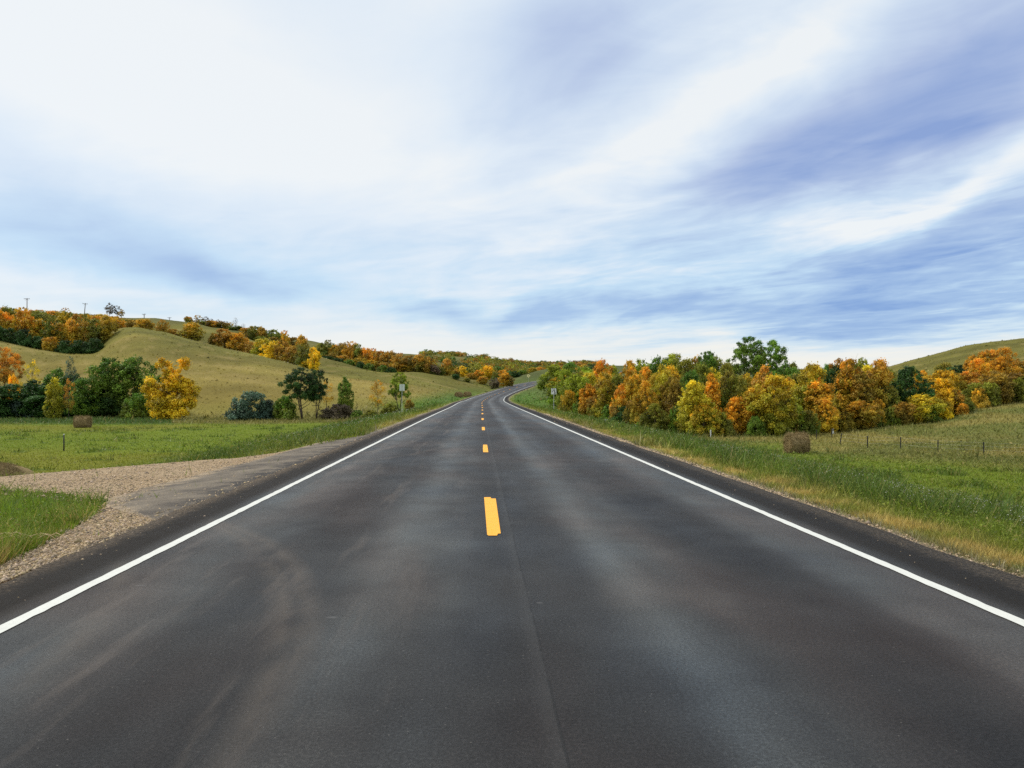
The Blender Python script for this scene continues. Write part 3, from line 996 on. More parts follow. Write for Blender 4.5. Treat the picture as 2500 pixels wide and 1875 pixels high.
    X, Y = sample(100000, -100, 900, 5.2, 34, 1.2)
    L, S, _ = road_near(X, Y)
    apl = np.interp(S, [10.2, 12.4, 15, 20.5, 28, 32, 35.5], [.0, 1.45, 2.0, 1.75, 1.15, .7, 0])
    k = on_drive(X, Y, .4) & (L < -4.5) & (((-L - 4.5) > apl) | (rng.uniform(0, 1, X.size) < np.where(-L - 4.5 < .35, .30, .05)))
    xs.append(X[k][:46000])
    ys.append(Y[k][:46000])
    s_ = rng.uniform(4.5, 60, 14000) ** 1.0
    lat = 4.62 + np.abs(rng.normal(0, .17, s_.size))
    X, Y, _z2 = road_pt(s_, lat)
    xs.append(X)
    ys.append(Y)
    s_ = rng.uniform(4, 40, 700)
    X, Y, _z2 = road_pt(s_, -4.62 + np.abs(rng.normal(0, .28, s_.size)))
    xs.append(X)
    ys.append(Y)
    s_ = rng.uniform(4, 60, 260)
    X, Y, _z2 = road_pt(s_, 4.5 - np.abs(rng.normal(0, .35, s_.size)))
    xs.append(X)
    ys.append(Y)
    X, Y = np.concatenate(xs), np.concatenate(ys)
    n = X.size
    L, S, zr = road_near(X, Y)
    Z = np.where(np.abs(L) < 4.55, zr, height(X, Y) + .015)
    s = rng.lognormal(-4.75, .5, n) * (1 + Y * .025)
    s = np.where(np.abs(L) < 4.5, s * .6, s)
    off = np.array([(1, 0, 0), (0, 1, 0), (-1, 0, 0), (0, -1, 0), (0, 0, .7), (0, 0, -.5)])
    O = off[None] * rng.uniform(.55, 1.25, (n, 6, 1)) * s[:, None, None]
    r = rng.uniform(0, 6.28, n)
    ox, oy = O[..., 0] * np.cos(r)[:, None] - O[..., 1] * np.sin(r)[:, None], O[..., 0] * np.sin(r)[:, None] + O[..., 1] * np.cos(r)[:, None]
    V = np.stack([X[:, None] + ox, Y[:, None] + oy, Z[:, None] + O[..., 2]], -1).reshape(-1, 3)
    F = (tri[None] + (np.arange(n) * 6)[:, None, None]).reshape(-1, 3)
    base = np.array([[.60, .46, .30]]) * rng.uniform(.35, 1.35, (n, 1)) * np.array([[1, 1, 1]])
    base[:, 2] *= rng.uniform(.8, 1.15, n)
    o = obj('loose_gravel', new_mesh('loose_gravel', V, F, np.repeat(base, 6, 0)), M_STONE)
    tag(o, 'loose pale and brown stones beside the asphalt and on the driveway', 'gravel', kind='stuff')


grass()


# ------------------------------------------------------------------ trees
def tree_meshes(seed, H=8.0, W=6.0, base=.12, nclump=46, leaves=9000, leaf=.17, shape='oval', limbs=14, trunk_r=.16, spread=1.0, fork=0, flat=1.0, lobes=.3, dark_base=0.0, clump=.20, blobs=None):
    """returns (trunk mesh, crown mesh); crown colours: r = which of the two leaf colours, g = brightness of the leaf itself"""
    rng = np.random.default_rng(seed)
    t = rng.uniform(0, 1, nclump * 3)
    zt = base + (1 - base) * t

    def env(q):
        if shape == 'oval':
            return np.sin(np.pi * np.clip(q * .88 + .10, 0, 1)) ** .62
        if shape == 'cone':
            return (1 - q) ** .7 * .95 + .08
        if shape == 'dome':
            return np.sqrt(np.clip(1 - q ** 2.0, 0, 1)) * .95 + .04
        if shape == 'top':
            return np.sin(np.pi * np.clip(q * .8 + .2, 0, 1)) ** .5
        return np.ones_like(q)
    ang = rng.uniform(0, 2 * np.pi, zt.size)
    ph = rng.uniform(0, 6.28, 3)
    lob = 1 + lobes * (.6 * np.sin(2 * ang + ph[0] + 3 * t) + .4 * np.sin(3 * ang + ph[1] - 4 * t))
    rad = env(t) * lob * np.sqrt(rng.uniform(.12, 1, zt.size)) * W / 2 * .86
    C = np.c_[rad * np.cos(ang), rad * np.sin(ang), zt * H]
    if blobs:
        bi = rng.integers(0, len(blobs), zt.size)
        B = np.array(blobs)[bi]
        dd_ = rng.normal(0, 1, (zt.size, 3))
        dd_ /= np.linalg.norm(dd_, axis=1)[:, None]
        dd_ *= (rng.uniform(.1, 1, zt.size) ** .5)[:, None] * .85
        C = np.c_[(B[:, 0] + dd_[:, 0] * B[:, 3]) * W, (B[:, 1] + dd_[:, 1] * B[:, 3]) * W, B[:, 2] * H + dd_[:, 2] * B[:, 3] * W]
    # spread the clumps out: greedy farthest choice
    sel = [0]
    dmin = np.linalg.norm((C - C[0]) / (W, W, H), axis=1)
    while len(sel) < nclump:
        i = int(np.argmax(dmin * rng.uniform(.6, 1, dmin.size)))
        sel.append(i)
        dmin = np.minimum(dmin, np.linalg.norm((C - C[i]) / (W, W, H), axis=1))
    C = C[sel]
    cr = clump * W * rng.lognormal(-.22, .36, nclump).clip(.35, 1.6) * (.75 + .35 * (1 - C[:, 2] / H))
    C[:, 2] = np.minimum(C[:, 2], H - cr * flat * .8)
    C[:, 2] = np.maximum(C[:, 2], cr * .45)
    wgt = cr ** 2
    cnt = np.maximum((leaves * wgt / wgt.sum()).astype(int), 8)
    idx = np.repeat(np.arange(nclump), cnt)
    n = idx.size
    d = rng.normal(0, 1, (n, 3))
    d /= np.linalg.norm(d, axis=1)[:, None]
    fl_ = (d[:, 2] < 0) & (rng.uniform(0, 1, n) < .35)
    d[:, 2] = np.where(fl_, -d[:, 2], d[:, 2])
    rr_ = rng.uniform(.1, 1.0, n) ** .5 * (1 + .5 * (fbm(d[:, 0] * 2.5 + idx * 3.1, d[:, 1] * 2.5 + d[:, 2] * 2, 7) - .5))
    stray = rng.uniform(0, 1, n) < .14
    rr_[stray] *= rng.uniform(1.1, 1.75, stray.sum())
    P = C[idx] + d * (rr_ * cr[idx])[:, None] * np.array([1, 1, flat])
    nr = d * .8 + rng.normal(0, .55, (n, 3)) + np.array([0, 0, .35])
    nr /= np.linalg.norm(nr, axis=1)[:, None]
    a = np.cross(nr, rng.normal(0, 1, (n, 3)))
    a /= np.linalg.norm(a, axis=1)[:, None] + 1e-9
    b = np.cross(nr, a)
    s = leaf * rng.uniform(.55, 1.25, n)
    Q = np.stack([P + a * s[:, None], P + b * (s * .62)[:, None], P - a * s[:, None], P - b * (s * .62)[:, None]], 1)
    Q[:, :, 2] = np.maximum(Q[:, :, 2], .02)
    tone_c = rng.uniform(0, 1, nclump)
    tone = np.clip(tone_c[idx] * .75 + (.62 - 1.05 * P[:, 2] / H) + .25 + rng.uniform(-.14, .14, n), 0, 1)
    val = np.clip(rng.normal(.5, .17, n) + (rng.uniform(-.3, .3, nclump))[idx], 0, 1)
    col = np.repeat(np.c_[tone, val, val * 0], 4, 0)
    crown = new_mesh('crown', Q.reshape(-1, 3), np.arange(4 * n).reshape(-1, 4), col)
    crown.materials.append(M_LEAF)
    # trunk and limbs reaching to the clumps
    mb = MB()
    top = H * (.80 if shape != 'dome' else .5)
    forks = [(0, 0)] if not fork else [(math.cos(k * 2.1 + seed) * W * .12, math.sin(k * 2.1 + seed) * W * .12) for k in range(fork)]
    stems = []
    for (fx, fy) in forks:
        pts = []
        for k in range(7):
            q = k / 6
            wx, wy = math.sin(seed + q * 4) * .03 * H * q, math.cos(seed * 1.7 + q * 3.3) * .03 * H * q
            pts.append((fx * min(1, q * 2.2) + wx, fy * min(1, q * 2.2) + wy, q * top - (.15 if k == 0 else 0)))
        r0 = trunk_r / math.sqrt(len(forks))
        mb.tube(pts, [r0 * (1.35 if k == 0 else (1 - .82 * k / 6)) for k in range(7)], 8)
        stems.append(np.array(pts))
    order = rng.permutation(nclump)[:limbs]
    for i in order:
        e = C[i]
        st_ = stems[int(np.argmin([np.hypot(*(s_[4, :2] - e[:2])) for s_ in stems]))]
        h0 = max(.12 * H, min(e[2] - np.hypot(e[0], e[1]) * .75, top * .9))
        k = np.interp(h0, st_[:, 2], np.arange(7))
        k0 = int(min(k, 5))
        p0 = st_[k0] + (st_[k0 + 1] - st_[k0]) * (k - k0)
        mid = (p0 + e) / 2 + np.array([0, 0, -.08 * H]) * (.5 if e[2] > h0 else -.2) + rng.normal(0, .03 * W, 3)
        r0 = trunk_r * .42 * (1 - .6 * h0 / H)
        q3 = mid * .35 + e * .65 + rng.normal(0, .02 * W, 3)
        mb.tube([p0, mid, q3, e], [r0, r0 * .65, r0 * .42, r0 * .15], 5)
        for _ in range(2):
            tip = e + rng.normal(0, 1, 3) * cr[i] * .8 + np.array([0, 0, cr[i] * .4])
            mb.tube([q3, (q3 + tip) / 2 + rng.normal(0, .02 * W, 3), tip], [r0 * .38, r0 * .25, r0 * .08], 4)
    trunk = mb.mesh('trunk', True)
    trunk.materials.append(M_BARK)
    return trunk, crown


PROTO = {}
PDIM = {}


def proto(key, **kw):
    PROTO[key] = tree_meshes(**kw)
    PDIM[key] = (kw.get('H', 8.0), kw.get('W', 6.0))


for k_, sd in enumerate((101, 102, 103, 104)):
    proto('broad%d' % k_, seed=sd, H=8, W=5.6, base=.05, nclump=120, leaves=15000, leaf=.15, limbs=26, lobes=.6, clump=.12)
for k_, sd in enumerate((111, 112, 113)):
    proto('tall%d' % k_, seed=sd, H=8, W=3.9, base=.06, nclump=100, leaves=12000, leaf=.14, limbs=22, lobes=.6, clump=.15)
for k_, sd in enumerate((121, 122, 123)):
    proto('shrub%d' % k_, seed=sd, H=3, W=4.2, base=.0, nclump=90, leaves=10000, leaf=.105, shape='dome', limbs=12, trunk_r=.05, fork=3, lobes=.35, clump=.10)
for k_, sd in enumerate((131, 132)):
    proto('open%d' % k_, seed=sd, H=10, W=7, base=.40, nclump=84, leaves=15000, leaf=.12, shape='top', limbs=34, trunk_r=.20, fork=2, lobes=.45, flat=.85, clump=.095)
for k_, sd in enumerate((141, 142)):
    proto('thin%d' % k_, seed=sd, H=6, W=3.2, base=.28, nclump=34, leaves=2000, leaf=.09, limbs=24, trunk_r=.07, clump=.14)
proto('bare0', seed=151, H=6, W=3.4, base=.3, nclump=26, leaves=420, leaf=.09, limbs=24, trunk_r=.09, clump=.15)
for k_, sd in enumerate((161, 162, 163)):
    proto('far%d' % k_, seed=sd, H=8, W=6.4, base=.04, nclump=80, leaves=6500, leaf=.22, limbs=8, lobes=.4, clump=.125)
for k_, sd in enumerate((171, 172)):
    proto('farthin%d' % k_, seed=sd, H=7, W=5, base=.3, nclump=20, leaves=900, leaf=.24, limbs=14, trunk_r=.14, clump=.14)

proto('lobed0', seed=181, H=10.8, W=9.2, nclump=190, leaves=30000, leaf=.16, limbs=34, trunk_r=.22, clump=.075, lobes=.3,
      blobs=[(-.11, 0, .88, .15), (.19, .05, .87, .14), (.03, 0, .72, .17), (-.30, -.05, .52, .17), (-.04, .1, .52, .22), (.30, .05, .5, .19), (.36, -.1, .30, .15), (0, -.1, .32, .22), (-.2, -.1, .38, .19), (-.24, .1, .22, .18), (.1, .0, .6, .2), (-.05, -.15, .14, .18), (.2, -.1, .15, .17)])
PAL = {
    'orange': ((.54, .25, .014), (.36, .25, .018)),
    'bright gold': ((.72, .36, .012), (.52, .40, .018)),
    'gold': ((.46, .27, .014), (.23, .20, .018)),
    'yellow': ((.52, .36, .018), (.22, .23, .018)),
    'rust': ((.42, .20, .018), (.27, .20, .02)),
    'brown': ((.27, .155, .018), (.17, .14, .018)),
    'olive': ((.20, .185, .018), (.115, .14, .016)),
    'lime green': ((.27, .29, .018), (.15, .20, .018)),
    'green': ((.075, .150, .016), (.125, .18, .018)),
    'dark green': ((.024, .056, .012), (.040, .090, .016)),
    'grey green': ((.075, .12, .082), (.045, .085, .05)),
    'grey brown': ((.10, .08, .055), (.13, .10, .05)),
}
TREES = []
RNG = random.Random(7)
KCOUNT = {}


def place(kind, px, D, top, wpx, color, what, where, group=None, parts=True, cat='tree', zoff=0.0, wide=None):
    """stand one tree whose crown top and width match the photograph when seen from the road"""
    keys = [k for k in PROTO if k.rstrip('0123456789') == kind]
    KCOUNT[kind] = KCOUNT.get(kind, RNG.randrange(9)) + 1
    key = keys[KCOUNT[kind] % len(keys)]
    X = (px - CXS) / FS * D
    zb = float(height(np.array([X]), np.array([D]))[0]) + zoff
    Hm = EYE + (HS - top) * D / FS - zb
    Wm = wpx * D / FS
    if Hm < 1.0:
        Hm = 1.0
    tr, cr = PROTO[key]
    h0, w0 = PDIM[key]
    name = 'shrub' if cat == 'shrub' else ('bare_tree' if kind == 'bare' else 'tree')
    r = empty(name, (X, D, zb - .05))
    r.rotation_euler.z = RNG.uniform(0, 6.28)
    r.scale = (Wm / w0, Wm / w0, Hm / h0)
    c1, c2 = [tuple(min(.85, q * 1.5) for q in cc_) for cc_ in PAL[color]]
    j = [RNG.uniform(.88, 1.12) for _ in range(3)]
    for nm, me in (('trunk', tr), ('crown', cr)):
        o = bpy.data.objects.new(nm, me)
        COL.objects.link(o)
        o.parent = r
        o.color = (c1[0] * j[0], c1[1] * j[1], c1[2] * j[2], 1)
        o['leaf2'] = [c2[0] * j[1], c2[1] * j[2], c2[2] * j[0]]
    TREES.append((r, px, D, color, what, where, cat, group))
    return r


def edgeD(px):
    return float(np.interp(px, [1330, 1400, 1500, 1600, 1735, 1900, 2050, 2172, 2294, 2376, 2500, 2700], [118, 108, 93, 84, 82, 84, 89, 91, 95, 101, 107, 110]))


GW = 'trees of the wood right of the road'
# right-hand wood, front row (hand placed)
front = [
    (1352, 930, 34, 'lime green', 'tall', 6), (1378, 902, 52, 'lime green', 'broad', 4), (1408, 912, 58, 'lime green', 'broad', 2), (1437, 936, 46, 'orange', 'tall', -2), (1463, 925, 40, 'brown', 'tall', 4), (1481, 912, 48, 'gold', 'tall', 0),
    (1516, 938, 46, 'orange', 'broad', -1), (1546, 912, 62, 'gold', 'broad', 2), (1576, 930, 60, 'gold', 'broad', 0), (1620, 890, 66, 'yellow', 'broad', 5), (1641, 920, 62, 'brown', 'broad', 2), (1692, 927, 86, 'yellow', 'broad', -2),
    (1736, 911, 50, 'orange', 'tall', 3), (1716, 985, 64, 'gold', 'broad', -3), (1778, 905, 74, 'olive', 'broad', 4), (1803, 968, 66, 'orange', 'broad', 0), (1869, 893, 56, 'rust', 'tall', 4), (1838, 945, 84, 'gold', 'broad', 0),
    (1890, 917, 104, 'yellow', 'broad', -2), (1930, 978, 50, 'lime green', 'broad', -1), (1978, 888, 88, 'yellow', 'broad', 4), (2004, 930, 90, 'gold', 'broad', 1), (2017, 975, 58, 'orange', 'broad', -2), (2042, 890, 56, 'dark green', 'broad', 6),
    (2070, 876, 64, 'orange', 'tall', 4), (2101, 978, 82, 'gold', 'broad', -2), (2109, 905, 60, 'brown', 'tall', 2), (2148, 877, 62, 'rust', 'tall', 3), (2172, 940, 66, 'olive', 'broad', 2), (2219, 895, 88, 'dark green', 'broad', 3),
    (2206, 980, 48, 'brown', 'broad', -2), (2255, 962, 80, 'yellow', 'broad', -2), (2303, 922, 66, 'bright gold', 'broad', 1), (2334, 950, 44, 'rust', 'tall', -2), (2311, 992, 32, 'bright gold', 'shrub', -4), (2350, 984, 34, 'orange', 'shrub', -5),
    (2382, 935, 62, 'olive', 'broad', 0), (2426, 905, 76, 'brown', 'broad', 0), (2472, 910, 84, 'brown', 'broad', 0), (2510, 915, 70, 'olive', 'broad', -2), (1598, 985, 60, 'olive', 'broad', -2), (1512, 985, 46, 'brown', 'broad', -2), (1450, 968, 44, 'brown', 'broad', -2)]
for (px, top, w, col, kd, dd) in front:
    place(kd, px, edgeD(px) + dd, top, w, col, 'leafy', 'in the front row of the big wood', GW)
# right-hand wood, middle and back rows: tops follow the photograph's skyline
sky_r = ([1352, 1390, 1436, 1467, 1499, 1533, 1562, 1603, 1639, 1680, 1698, 1725, 1750, 1772, 1920, 1939, 1980, 2025, 2044, 2076, 2107, 2146, 2172, 2223, 2254, 2307, 2341, 2376, 2406, 2457, 2560],
         [887, 884, 895, 877, 889, 880, 876, 870, 866, 876, 874, 862, 868, 885, 887, 884, 889, 889, 875, 876, 877, 880, 898, 897, 902, 885, 889, 866, 852, 848, 845])
colb = ['lime green', 'green', 'lime green', 'orange', 'lime green', 'gold', 'lime green', 'green', 'green', 'olive', 'brown', 'green', 'olive', 'olive', 'green', 'olive', 'gold', 'green', 'rust', 'orange', 'olive', 'rust', 'olive', 'olive', 'gold',
        'olive', 'dark green', 'orange', 'orange', 'rust', 'rust']
for i, (px, top, col) in enumerate(zip(*sky_r, colb)):
    dd = 36 if px < 1450 else (32 if px < 2100 else 26)
    place('broad', px + RNG.uniform(-5, 5), edgeD(px) + dd + RNG.uniform(-6, 6), top + 1, RNG.uniform(50, 68), col, 'leafy', 'on the skyline of the big wood', GW)
for px in np.arange(1372, 2540, 34.0):
    p = px + RNG.uniform(-8, 8)
    top = np.interp(p, *sky_r) + RNG.uniform(12, 34)
    col = RNG.choice(['olive', 'gold', 'gold', 'olive', 'yellow', 'orange', 'green', 'gold'])
    if p > 2340:
        col = RNG.choice(['orange', 'rust', 'brown', 'orange'])
    place('broad', p, edgeD(p) + 16 + RNG.uniform(-4, 4), top, RNG.uniform(50, 66), col, 'leafy', 'in the middle of the big wood', GW)
# understorey along the foot of the wood
for px in np.arange(1388, 2520, 27.0):
    p = px + RNG.uniform(-8, 8)
    D = edgeD(p) + RNG.uniform(-3, 2)
    X = (p - CXS) / FS * D
    zb = float(height(np.array([X]), np.array([D]))[0])
    top = HS - (zb + RNG.uniform(1.7, 3.4) - EYE) * FS / D
    place('shrub', p, D, top, RNG.uniform(42, 64), RNG.choice(['olive', 'green', 'brown', 'olive', 'dark green', 'gold']) if p < 2300 else RNG.choice(['olive', 'brown', 'gold']), 'low', 'at the foot of the big wood', 'shrubs at the foot of the right wood', cat='shrub')
# the big green pair rising above it, and lesser green crowns
place('open', 1826, 124, 821, 104, 'green', 'tallest open-crowned', 'rising above the wood right of the road')
place('open', 1884, 126, 831, 78, 'green', 'second tallest open-crowned', 'rising above the wood just right of the tallest tree')
place('open', 1728, 122, 856, 66, 'green', 'open-crowned', 'rising above the wood left of the tallest tree')
place('open', 1640, 120, 864, 90, 'lime green', 'open-crowned', 'on the top of the wood, well left of the tallest tree')
place('farthin', 1699, 122, 869, 40, 'gold', 'thinly leaved', 'on the top of the wood left of the tallest tree')
place('farthin', 2108, 122, 872, 36, 'lime green', 'thinly leaved', 'between two rusty crowns on the top of the right wood')

# left field margin
place('lobed', 414, 131, 873, 142, 'bright gold', 'bright full lobed', 'standing at the left field margin beside the big green tree').rotation_euler.z = 0
place('broad', 268, 140, 873, 92, 'green', 'big round', 'left of the bright lobed tree at the field margin')
place('broad', 333, 141, 871, 96, 'green', 'big round', 'just behind the bright lobed tree')
place('open', 738, 125, 896, 96, 'dark green', 'open-crowned fork-stemmed', 'at the left field margin with its bare trunk showing')
place('open', 772, 127, 903, 62, 'dark green', 'slim open-crowned', 'just right of the bare-trunked dark green tree')
place('shrub', 612, 127, 955, 104, 'grey green', 'silvery', 'at the left field margin left of the bare-trunked tree', cat='shrub')
place('shrub', 655, 127, 975, 60, 'grey green', 'small silvery', 'right beside the big silvery shrub', cat='shrub')
place('shrub', 696, 126, 966, 70, 'green', 'fresh', 'under the bare-trunked dark green tree', cat='shrub')
place('shrub', 824, 126, 986, 84, 'grey brown', 'dusky', 'right of the bare-trunked tree, near the verge', cat='shrub')
place('shrub', 872, 124, 1000, 40, 'green', 'small', 'right of the dusky shrub near the verge', cat='shrub')
place('thin', 797, 138, 928, 40, 'rust', 'sparse', 'behind the bare-trunked dark green tree')
place('tall', 842, 128, 920, 34, 'green', 'slim', 'rising from the dusky shrub near the verge')
place('thin', 922, 120, 926, 46, 'orange', 'slender sparse', 'left of the grey-backed road sign')
place('open', 975, 112, 908, 64, 'lime green', 'small round-crowned', 'directly behind the grey-backed road sign')
place('shrub', 952, 112, 984, 40, 'olive', 'small', 'at the foot of the small round-crowned tree', cat='shrub')
place('shrub', 1000, 116, 975, 26, 'brown', 'small', 'right of the grey-backed road sign', cat='shrub')
place('shrub', 905, 118, 1000, 44, 'olive', 'small', 'at the foot of the slender orange tree', cat='shrub')
place('tall', 132, 129, 922, 40, 'yellow', 'small pale', 'in front of the dark thicket left of the hay bale')
place('thin', 168, 129, 925, 34, 'rust', 'small sparse', 'beside the small pale yellow tree in the dark thicket')
place('thin', 172, 138, 868, 30, 'grey green', 'nearly bare', 'sticking up behind the dark thicket')
place('open', 8, 150, 848, 86, 'rust', 'open-limbed', 'behind the dark thicket at the far left')
place('thin', 80, 146, 878, 44, 'yellow', 'sparse', 'behind the dark thicket, right of the open-limbed rusty tree')
place('shrub', 32, 142, 915, 40, 'bright gold', 'bright', 'behind the dark thicket under the open-limbed rusty tree', cat='shrub')
for i, (p, top, w, col) in enumerate([(-30, 935, 110, 'dark green'), (30, 938, 96, 'dark green'), (84, 928, 90, 'dark green'), (140, 900, 78, 'green'), (172, 912, 74, 'dark green'), (205, 925, 70, 'green'), (110, 960, 90, 'dark green'),
                                      (190, 958, 100, 'dark green'), (245, 945, 84, 'dark green'), (292, 950, 90, 'dark green'), (335, 960, 70, 'green'), (10, 975, 90, 'dark green'), (60, 968, 90, 'grey green'), (150, 975, 70, 'olive'), (318, 972, 70, 'dark green')]):
    place('broad' if i < 10 else 'shrub', p, 136 + (i % 5), top, w, col, 'dense low', 'in the dark thicket behind the left hay bale', 'shrubs of the dark thicket', cat='shrub')

# wood on the upper left hillside
GL = 'trees of the high hillside wood'
rows = [(216, 822, 880, .75), (240, 800, 862, .8), (268, 782, 850, .85), (300, 766, 835, .9), (336, 752, 820, .9)]
for ri, (D, t0, t1, sp) in enumerate(rows):
    name = ['at the lower edge', 'in the second row', 'halfway up', 'in the upper part', 'on the skyline'][ri]
    x1 = [262, 268, 300, 318, 300][ri]
    for px in np.arange(-40, x1, 27.0):
        p = px + RNG.uniform(-7, 7) + ri * 6
        X = (p - CXS) / FS * D
        zb = float(height(np.array([X]), np.array([D]))[0])
        Hm = RNG.uniform(8.0, 11.5) if ri < 3 else RNG.uniform(6.5, 9)
        top = HS - (zb + Hm - EYE) * FS / D
        lim = np.interp(p, [0, 60, 150, 200, 260, 310], [742, 748, 757, 765, 766, 778]) + RNG.uniform(0, 6)
        top = max(top, lim)
        col = RNG.choice(['orange', 'rust', 'gold', 'gold', 'olive', 'gold', 'orange', 'olive'])
        if ri == 4:
            col = RNG.choice(['rust', 'orange', 'olive', 'gold'])
        place('far', p, D, top, RNG.uniform(44, 60), col, 'leafy', name + ' of the high hillside wood', GL)
for i, p in enumerate(np.arange(-10, 262, 34.0)):
    D = 206 + RNG.uniform(-2, 3)
    X = (p - CXS) / FS * D
    zb = float(height(np.array([X]), np.array([D]))[0])
    place('shrub', p, D, HS - (zb + RNG.uniform(3, 4.6) - EYE) * FS / D, 50, 'dark green' if i != 4 else 'orange', 'low', 'below the high hillside wood', 'shrubs along the hillside wood', cat='shrub')
place('farthin', 267, 400, 740, 24, 'grey brown', 'dark spindly', 'on the left skyline right of the second utility pole')
place('farthin', 286, 400, 746, 22, 'grey brown', 'dark spindly twin', 'on the left skyline, beside the first dark spindly tree')
place('farthin', 297, 398, 756, 20, 'rust', 'small reddish', 'on the left skyline beside the dark spindly pair')
place('farthin', 161, 400, 751, 20, 'rust', 'small reddish', 'on the left skyline left of the second utility pole')

# hollow behind the round hill
mid = [(322, 779, 24, 'brown'), (350, 778, 36, 'gold'), (396, 779, 26, 'rust'), (420, 802, 26, 'rust'), (467, 786, 48, 'gold'), (440, 808, 26, 'brown'), (547, 801, 42, 'rust'), (578, 812, 38, 'orange'), (604, 832, 38, 'rust'), (522, 812, 26, 'brown'),
       (640, 826, 42, 'yellow'), (668, 831, 46, 'bright gold'), (692, 832, 36, 'rust'), (714, 845, 40, 'rust'), (743, 838, 44, 'olive'), (767, 846, 26, 'bright gold'), (752, 880, 34, 'yellow'), (626, 848, 30, 'brown')]
for (px, top, w, col) in mid:
    D = float(np.interp(px, [300, 600, 700, 780], [262, 250, 240, 215]))
    place('far', px, D, top, w * 1.25, col, 'leafy', 'in the hollow behind the round hill', 'trees in the hollow behind the round hill')
# ridge behind them
ridge = [(622, 795, 34, 'olive'), (640, 798, 30, 'gold'), (655, 806, 30, 'green'), (670, 803, 28, 'olive'), (684, 815, 24, 'olive'), (696, 806, 24, 'orange'), (716, 822, 34, 'brown'), (738, 818, 30, 'gold'), (640, 820, 34, 'olive'), (668, 822, 34, 'brown'),
         (696, 832, 34, 'rust'), (727, 838, 30, 'olive'), (590, 808, 26, 'brown')]
for (px, top, w, col) in ridge:
    place('far', px, 345 + RNG.uniform(-12, 15), top, w * 1.3, col, 'leafy', 'on the ridge above the round grassy hill', 'trees on the ridge above the round hill')
for (px, top, w, col, kd) in [(455, 772, 14, 'grey brown', 'farthin'), (484, 769, 20, 'gold', 'farthin'), (501, 773, 18, 'grey brown', 'farthin'), (515, 778, 14, 'grey brown', 'farthin'), (533, 780, 14, 'grey brown', 'farthin'), (552, 784, 16, 'grey brown', 'farthin'),
                              (565, 786, 14, 'gold', 'farthin'), (575, 775, 16, 'grey brown', 'bare'), (594, 790, 14, 'grey brown', 'bare')]:
    place(kd, px, 446, top, w, col, 'small spindly', 'on the bare skyline ridge left of centre', 'spindly trees on the skyline ridge')
for px in np.arange(462, 640, 15.0):
    D = 412 + RNG.uniform(-8, 8)
    X = (px - CXS) / FS * D
    zb = gz0 = float(height(np.array([X]), np.array([D]))[0])
    place('far', px + RNG.uniform(-4, 4), D, HS - (zb + RNG.uniform(2.2, 4.2) - EYE) * FS / D, RNG.uniform(20, 30), RNG.choice(['rust', 'brown', 'gold', 'olive', 'orange', 'brown']), 'low', 'along the skyline ridge under the spindly trees', 'bushes along the skyline ridge', cat='shrub')
# long band falling to the right towards the road
band = [(784, 838, 34, 'olive'), (800, 829, 34, 'olive'), (818, 840, 30, 'gold'), (836, 836, 30, 'brown'), (856, 833, 40, 'orange'), (874, 838, 26, 'olive'), (893, 848, 30, 'orange'), (912, 850, 30, 'orange'), (931, 855, 28, 'rust'),
        (952, 856, 32, 'rust'), (976, 861, 34, 'rust'), (1000, 866, 30, 'brown'), (1024, 865, 34, 'gold'), (1046, 870, 26, 'rust'), (810, 862, 34, 'brown'), (836, 866, 34, 'rust'), (876, 872, 34, 'gold'), (905, 878, 36, 'gold'), (936, 884, 32, 'brown'),
        (968, 886, 34, 'rust'), (1002, 884, 34, 'orange'), (1030, 888, 30, 'olive'), (1060, 890, 26, 'grey brown'), (790, 866, 28, 'olive')]
for (px, top, w, col) in band:
    place('far', px, float(np.interp(px, [780, 900, 1060], [284, 272, 262])) + (0 if top > 858 else 14), top, w * 1.2, col, 'leafy', 'in the long autumn band by the bend', 'trees of the long band left of the road')
for px in np.arange(800, 960, 26.0):
    D = float(np.interp(px, [780, 900, 1060], [270, 260, 254]))
    place('shrub', px + RNG.uniform(-4, 4), D, np.interp(px, [780, 960], [868, 898]) - 2, 30, RNG.choice(['dark green', 'dark green', 'green']), 'low dark', 'at the foot of the long autumn band', 'shrubs at the foot of the long band', cat='shrub')
near_c = [(1092, 875, 34, 'rust', 268), (1072, 893, 30, 'olive', 264), (1112, 900, 26, 'gold', 275), (1130, 893, 28, 'bright gold', 290), (1150, 910, 26, 'rust', 270), (1168, 903, 28, 'orange', 272), (1190, 892, 38, 'bright gold', 300),
          (1210, 905, 24, 'olive', 290), (1230, 902, 34, 'orange', 262), (1178, 918, 26, 'rust', 260), (1246, 918, 22, 'brown', 262), (1112, 912, 24, 'dark green', 256), (1140, 922, 22, 'olive', 256), (1258, 905, 26, 'dark green', 330),
          (1276, 903, 26, 'green', 345), (1300, 897, 24, 'gold', 365), (1320, 895, 22, 'orange', 375), (1208, 926, 28, 'grey brown', 252), (1060, 905, 24, 'green', 262)]
for (px, top, w, col, D) in near_c:
    place('far', px, D, top, w, col, 'leafy', 'where the road bends out of sight', 'trees where the road bends')
place('farthin', 1205, 256, 922, 30, 'grey brown', 'dusky low', 'left of the bend beside the rounded orange tree', cat='shrub')
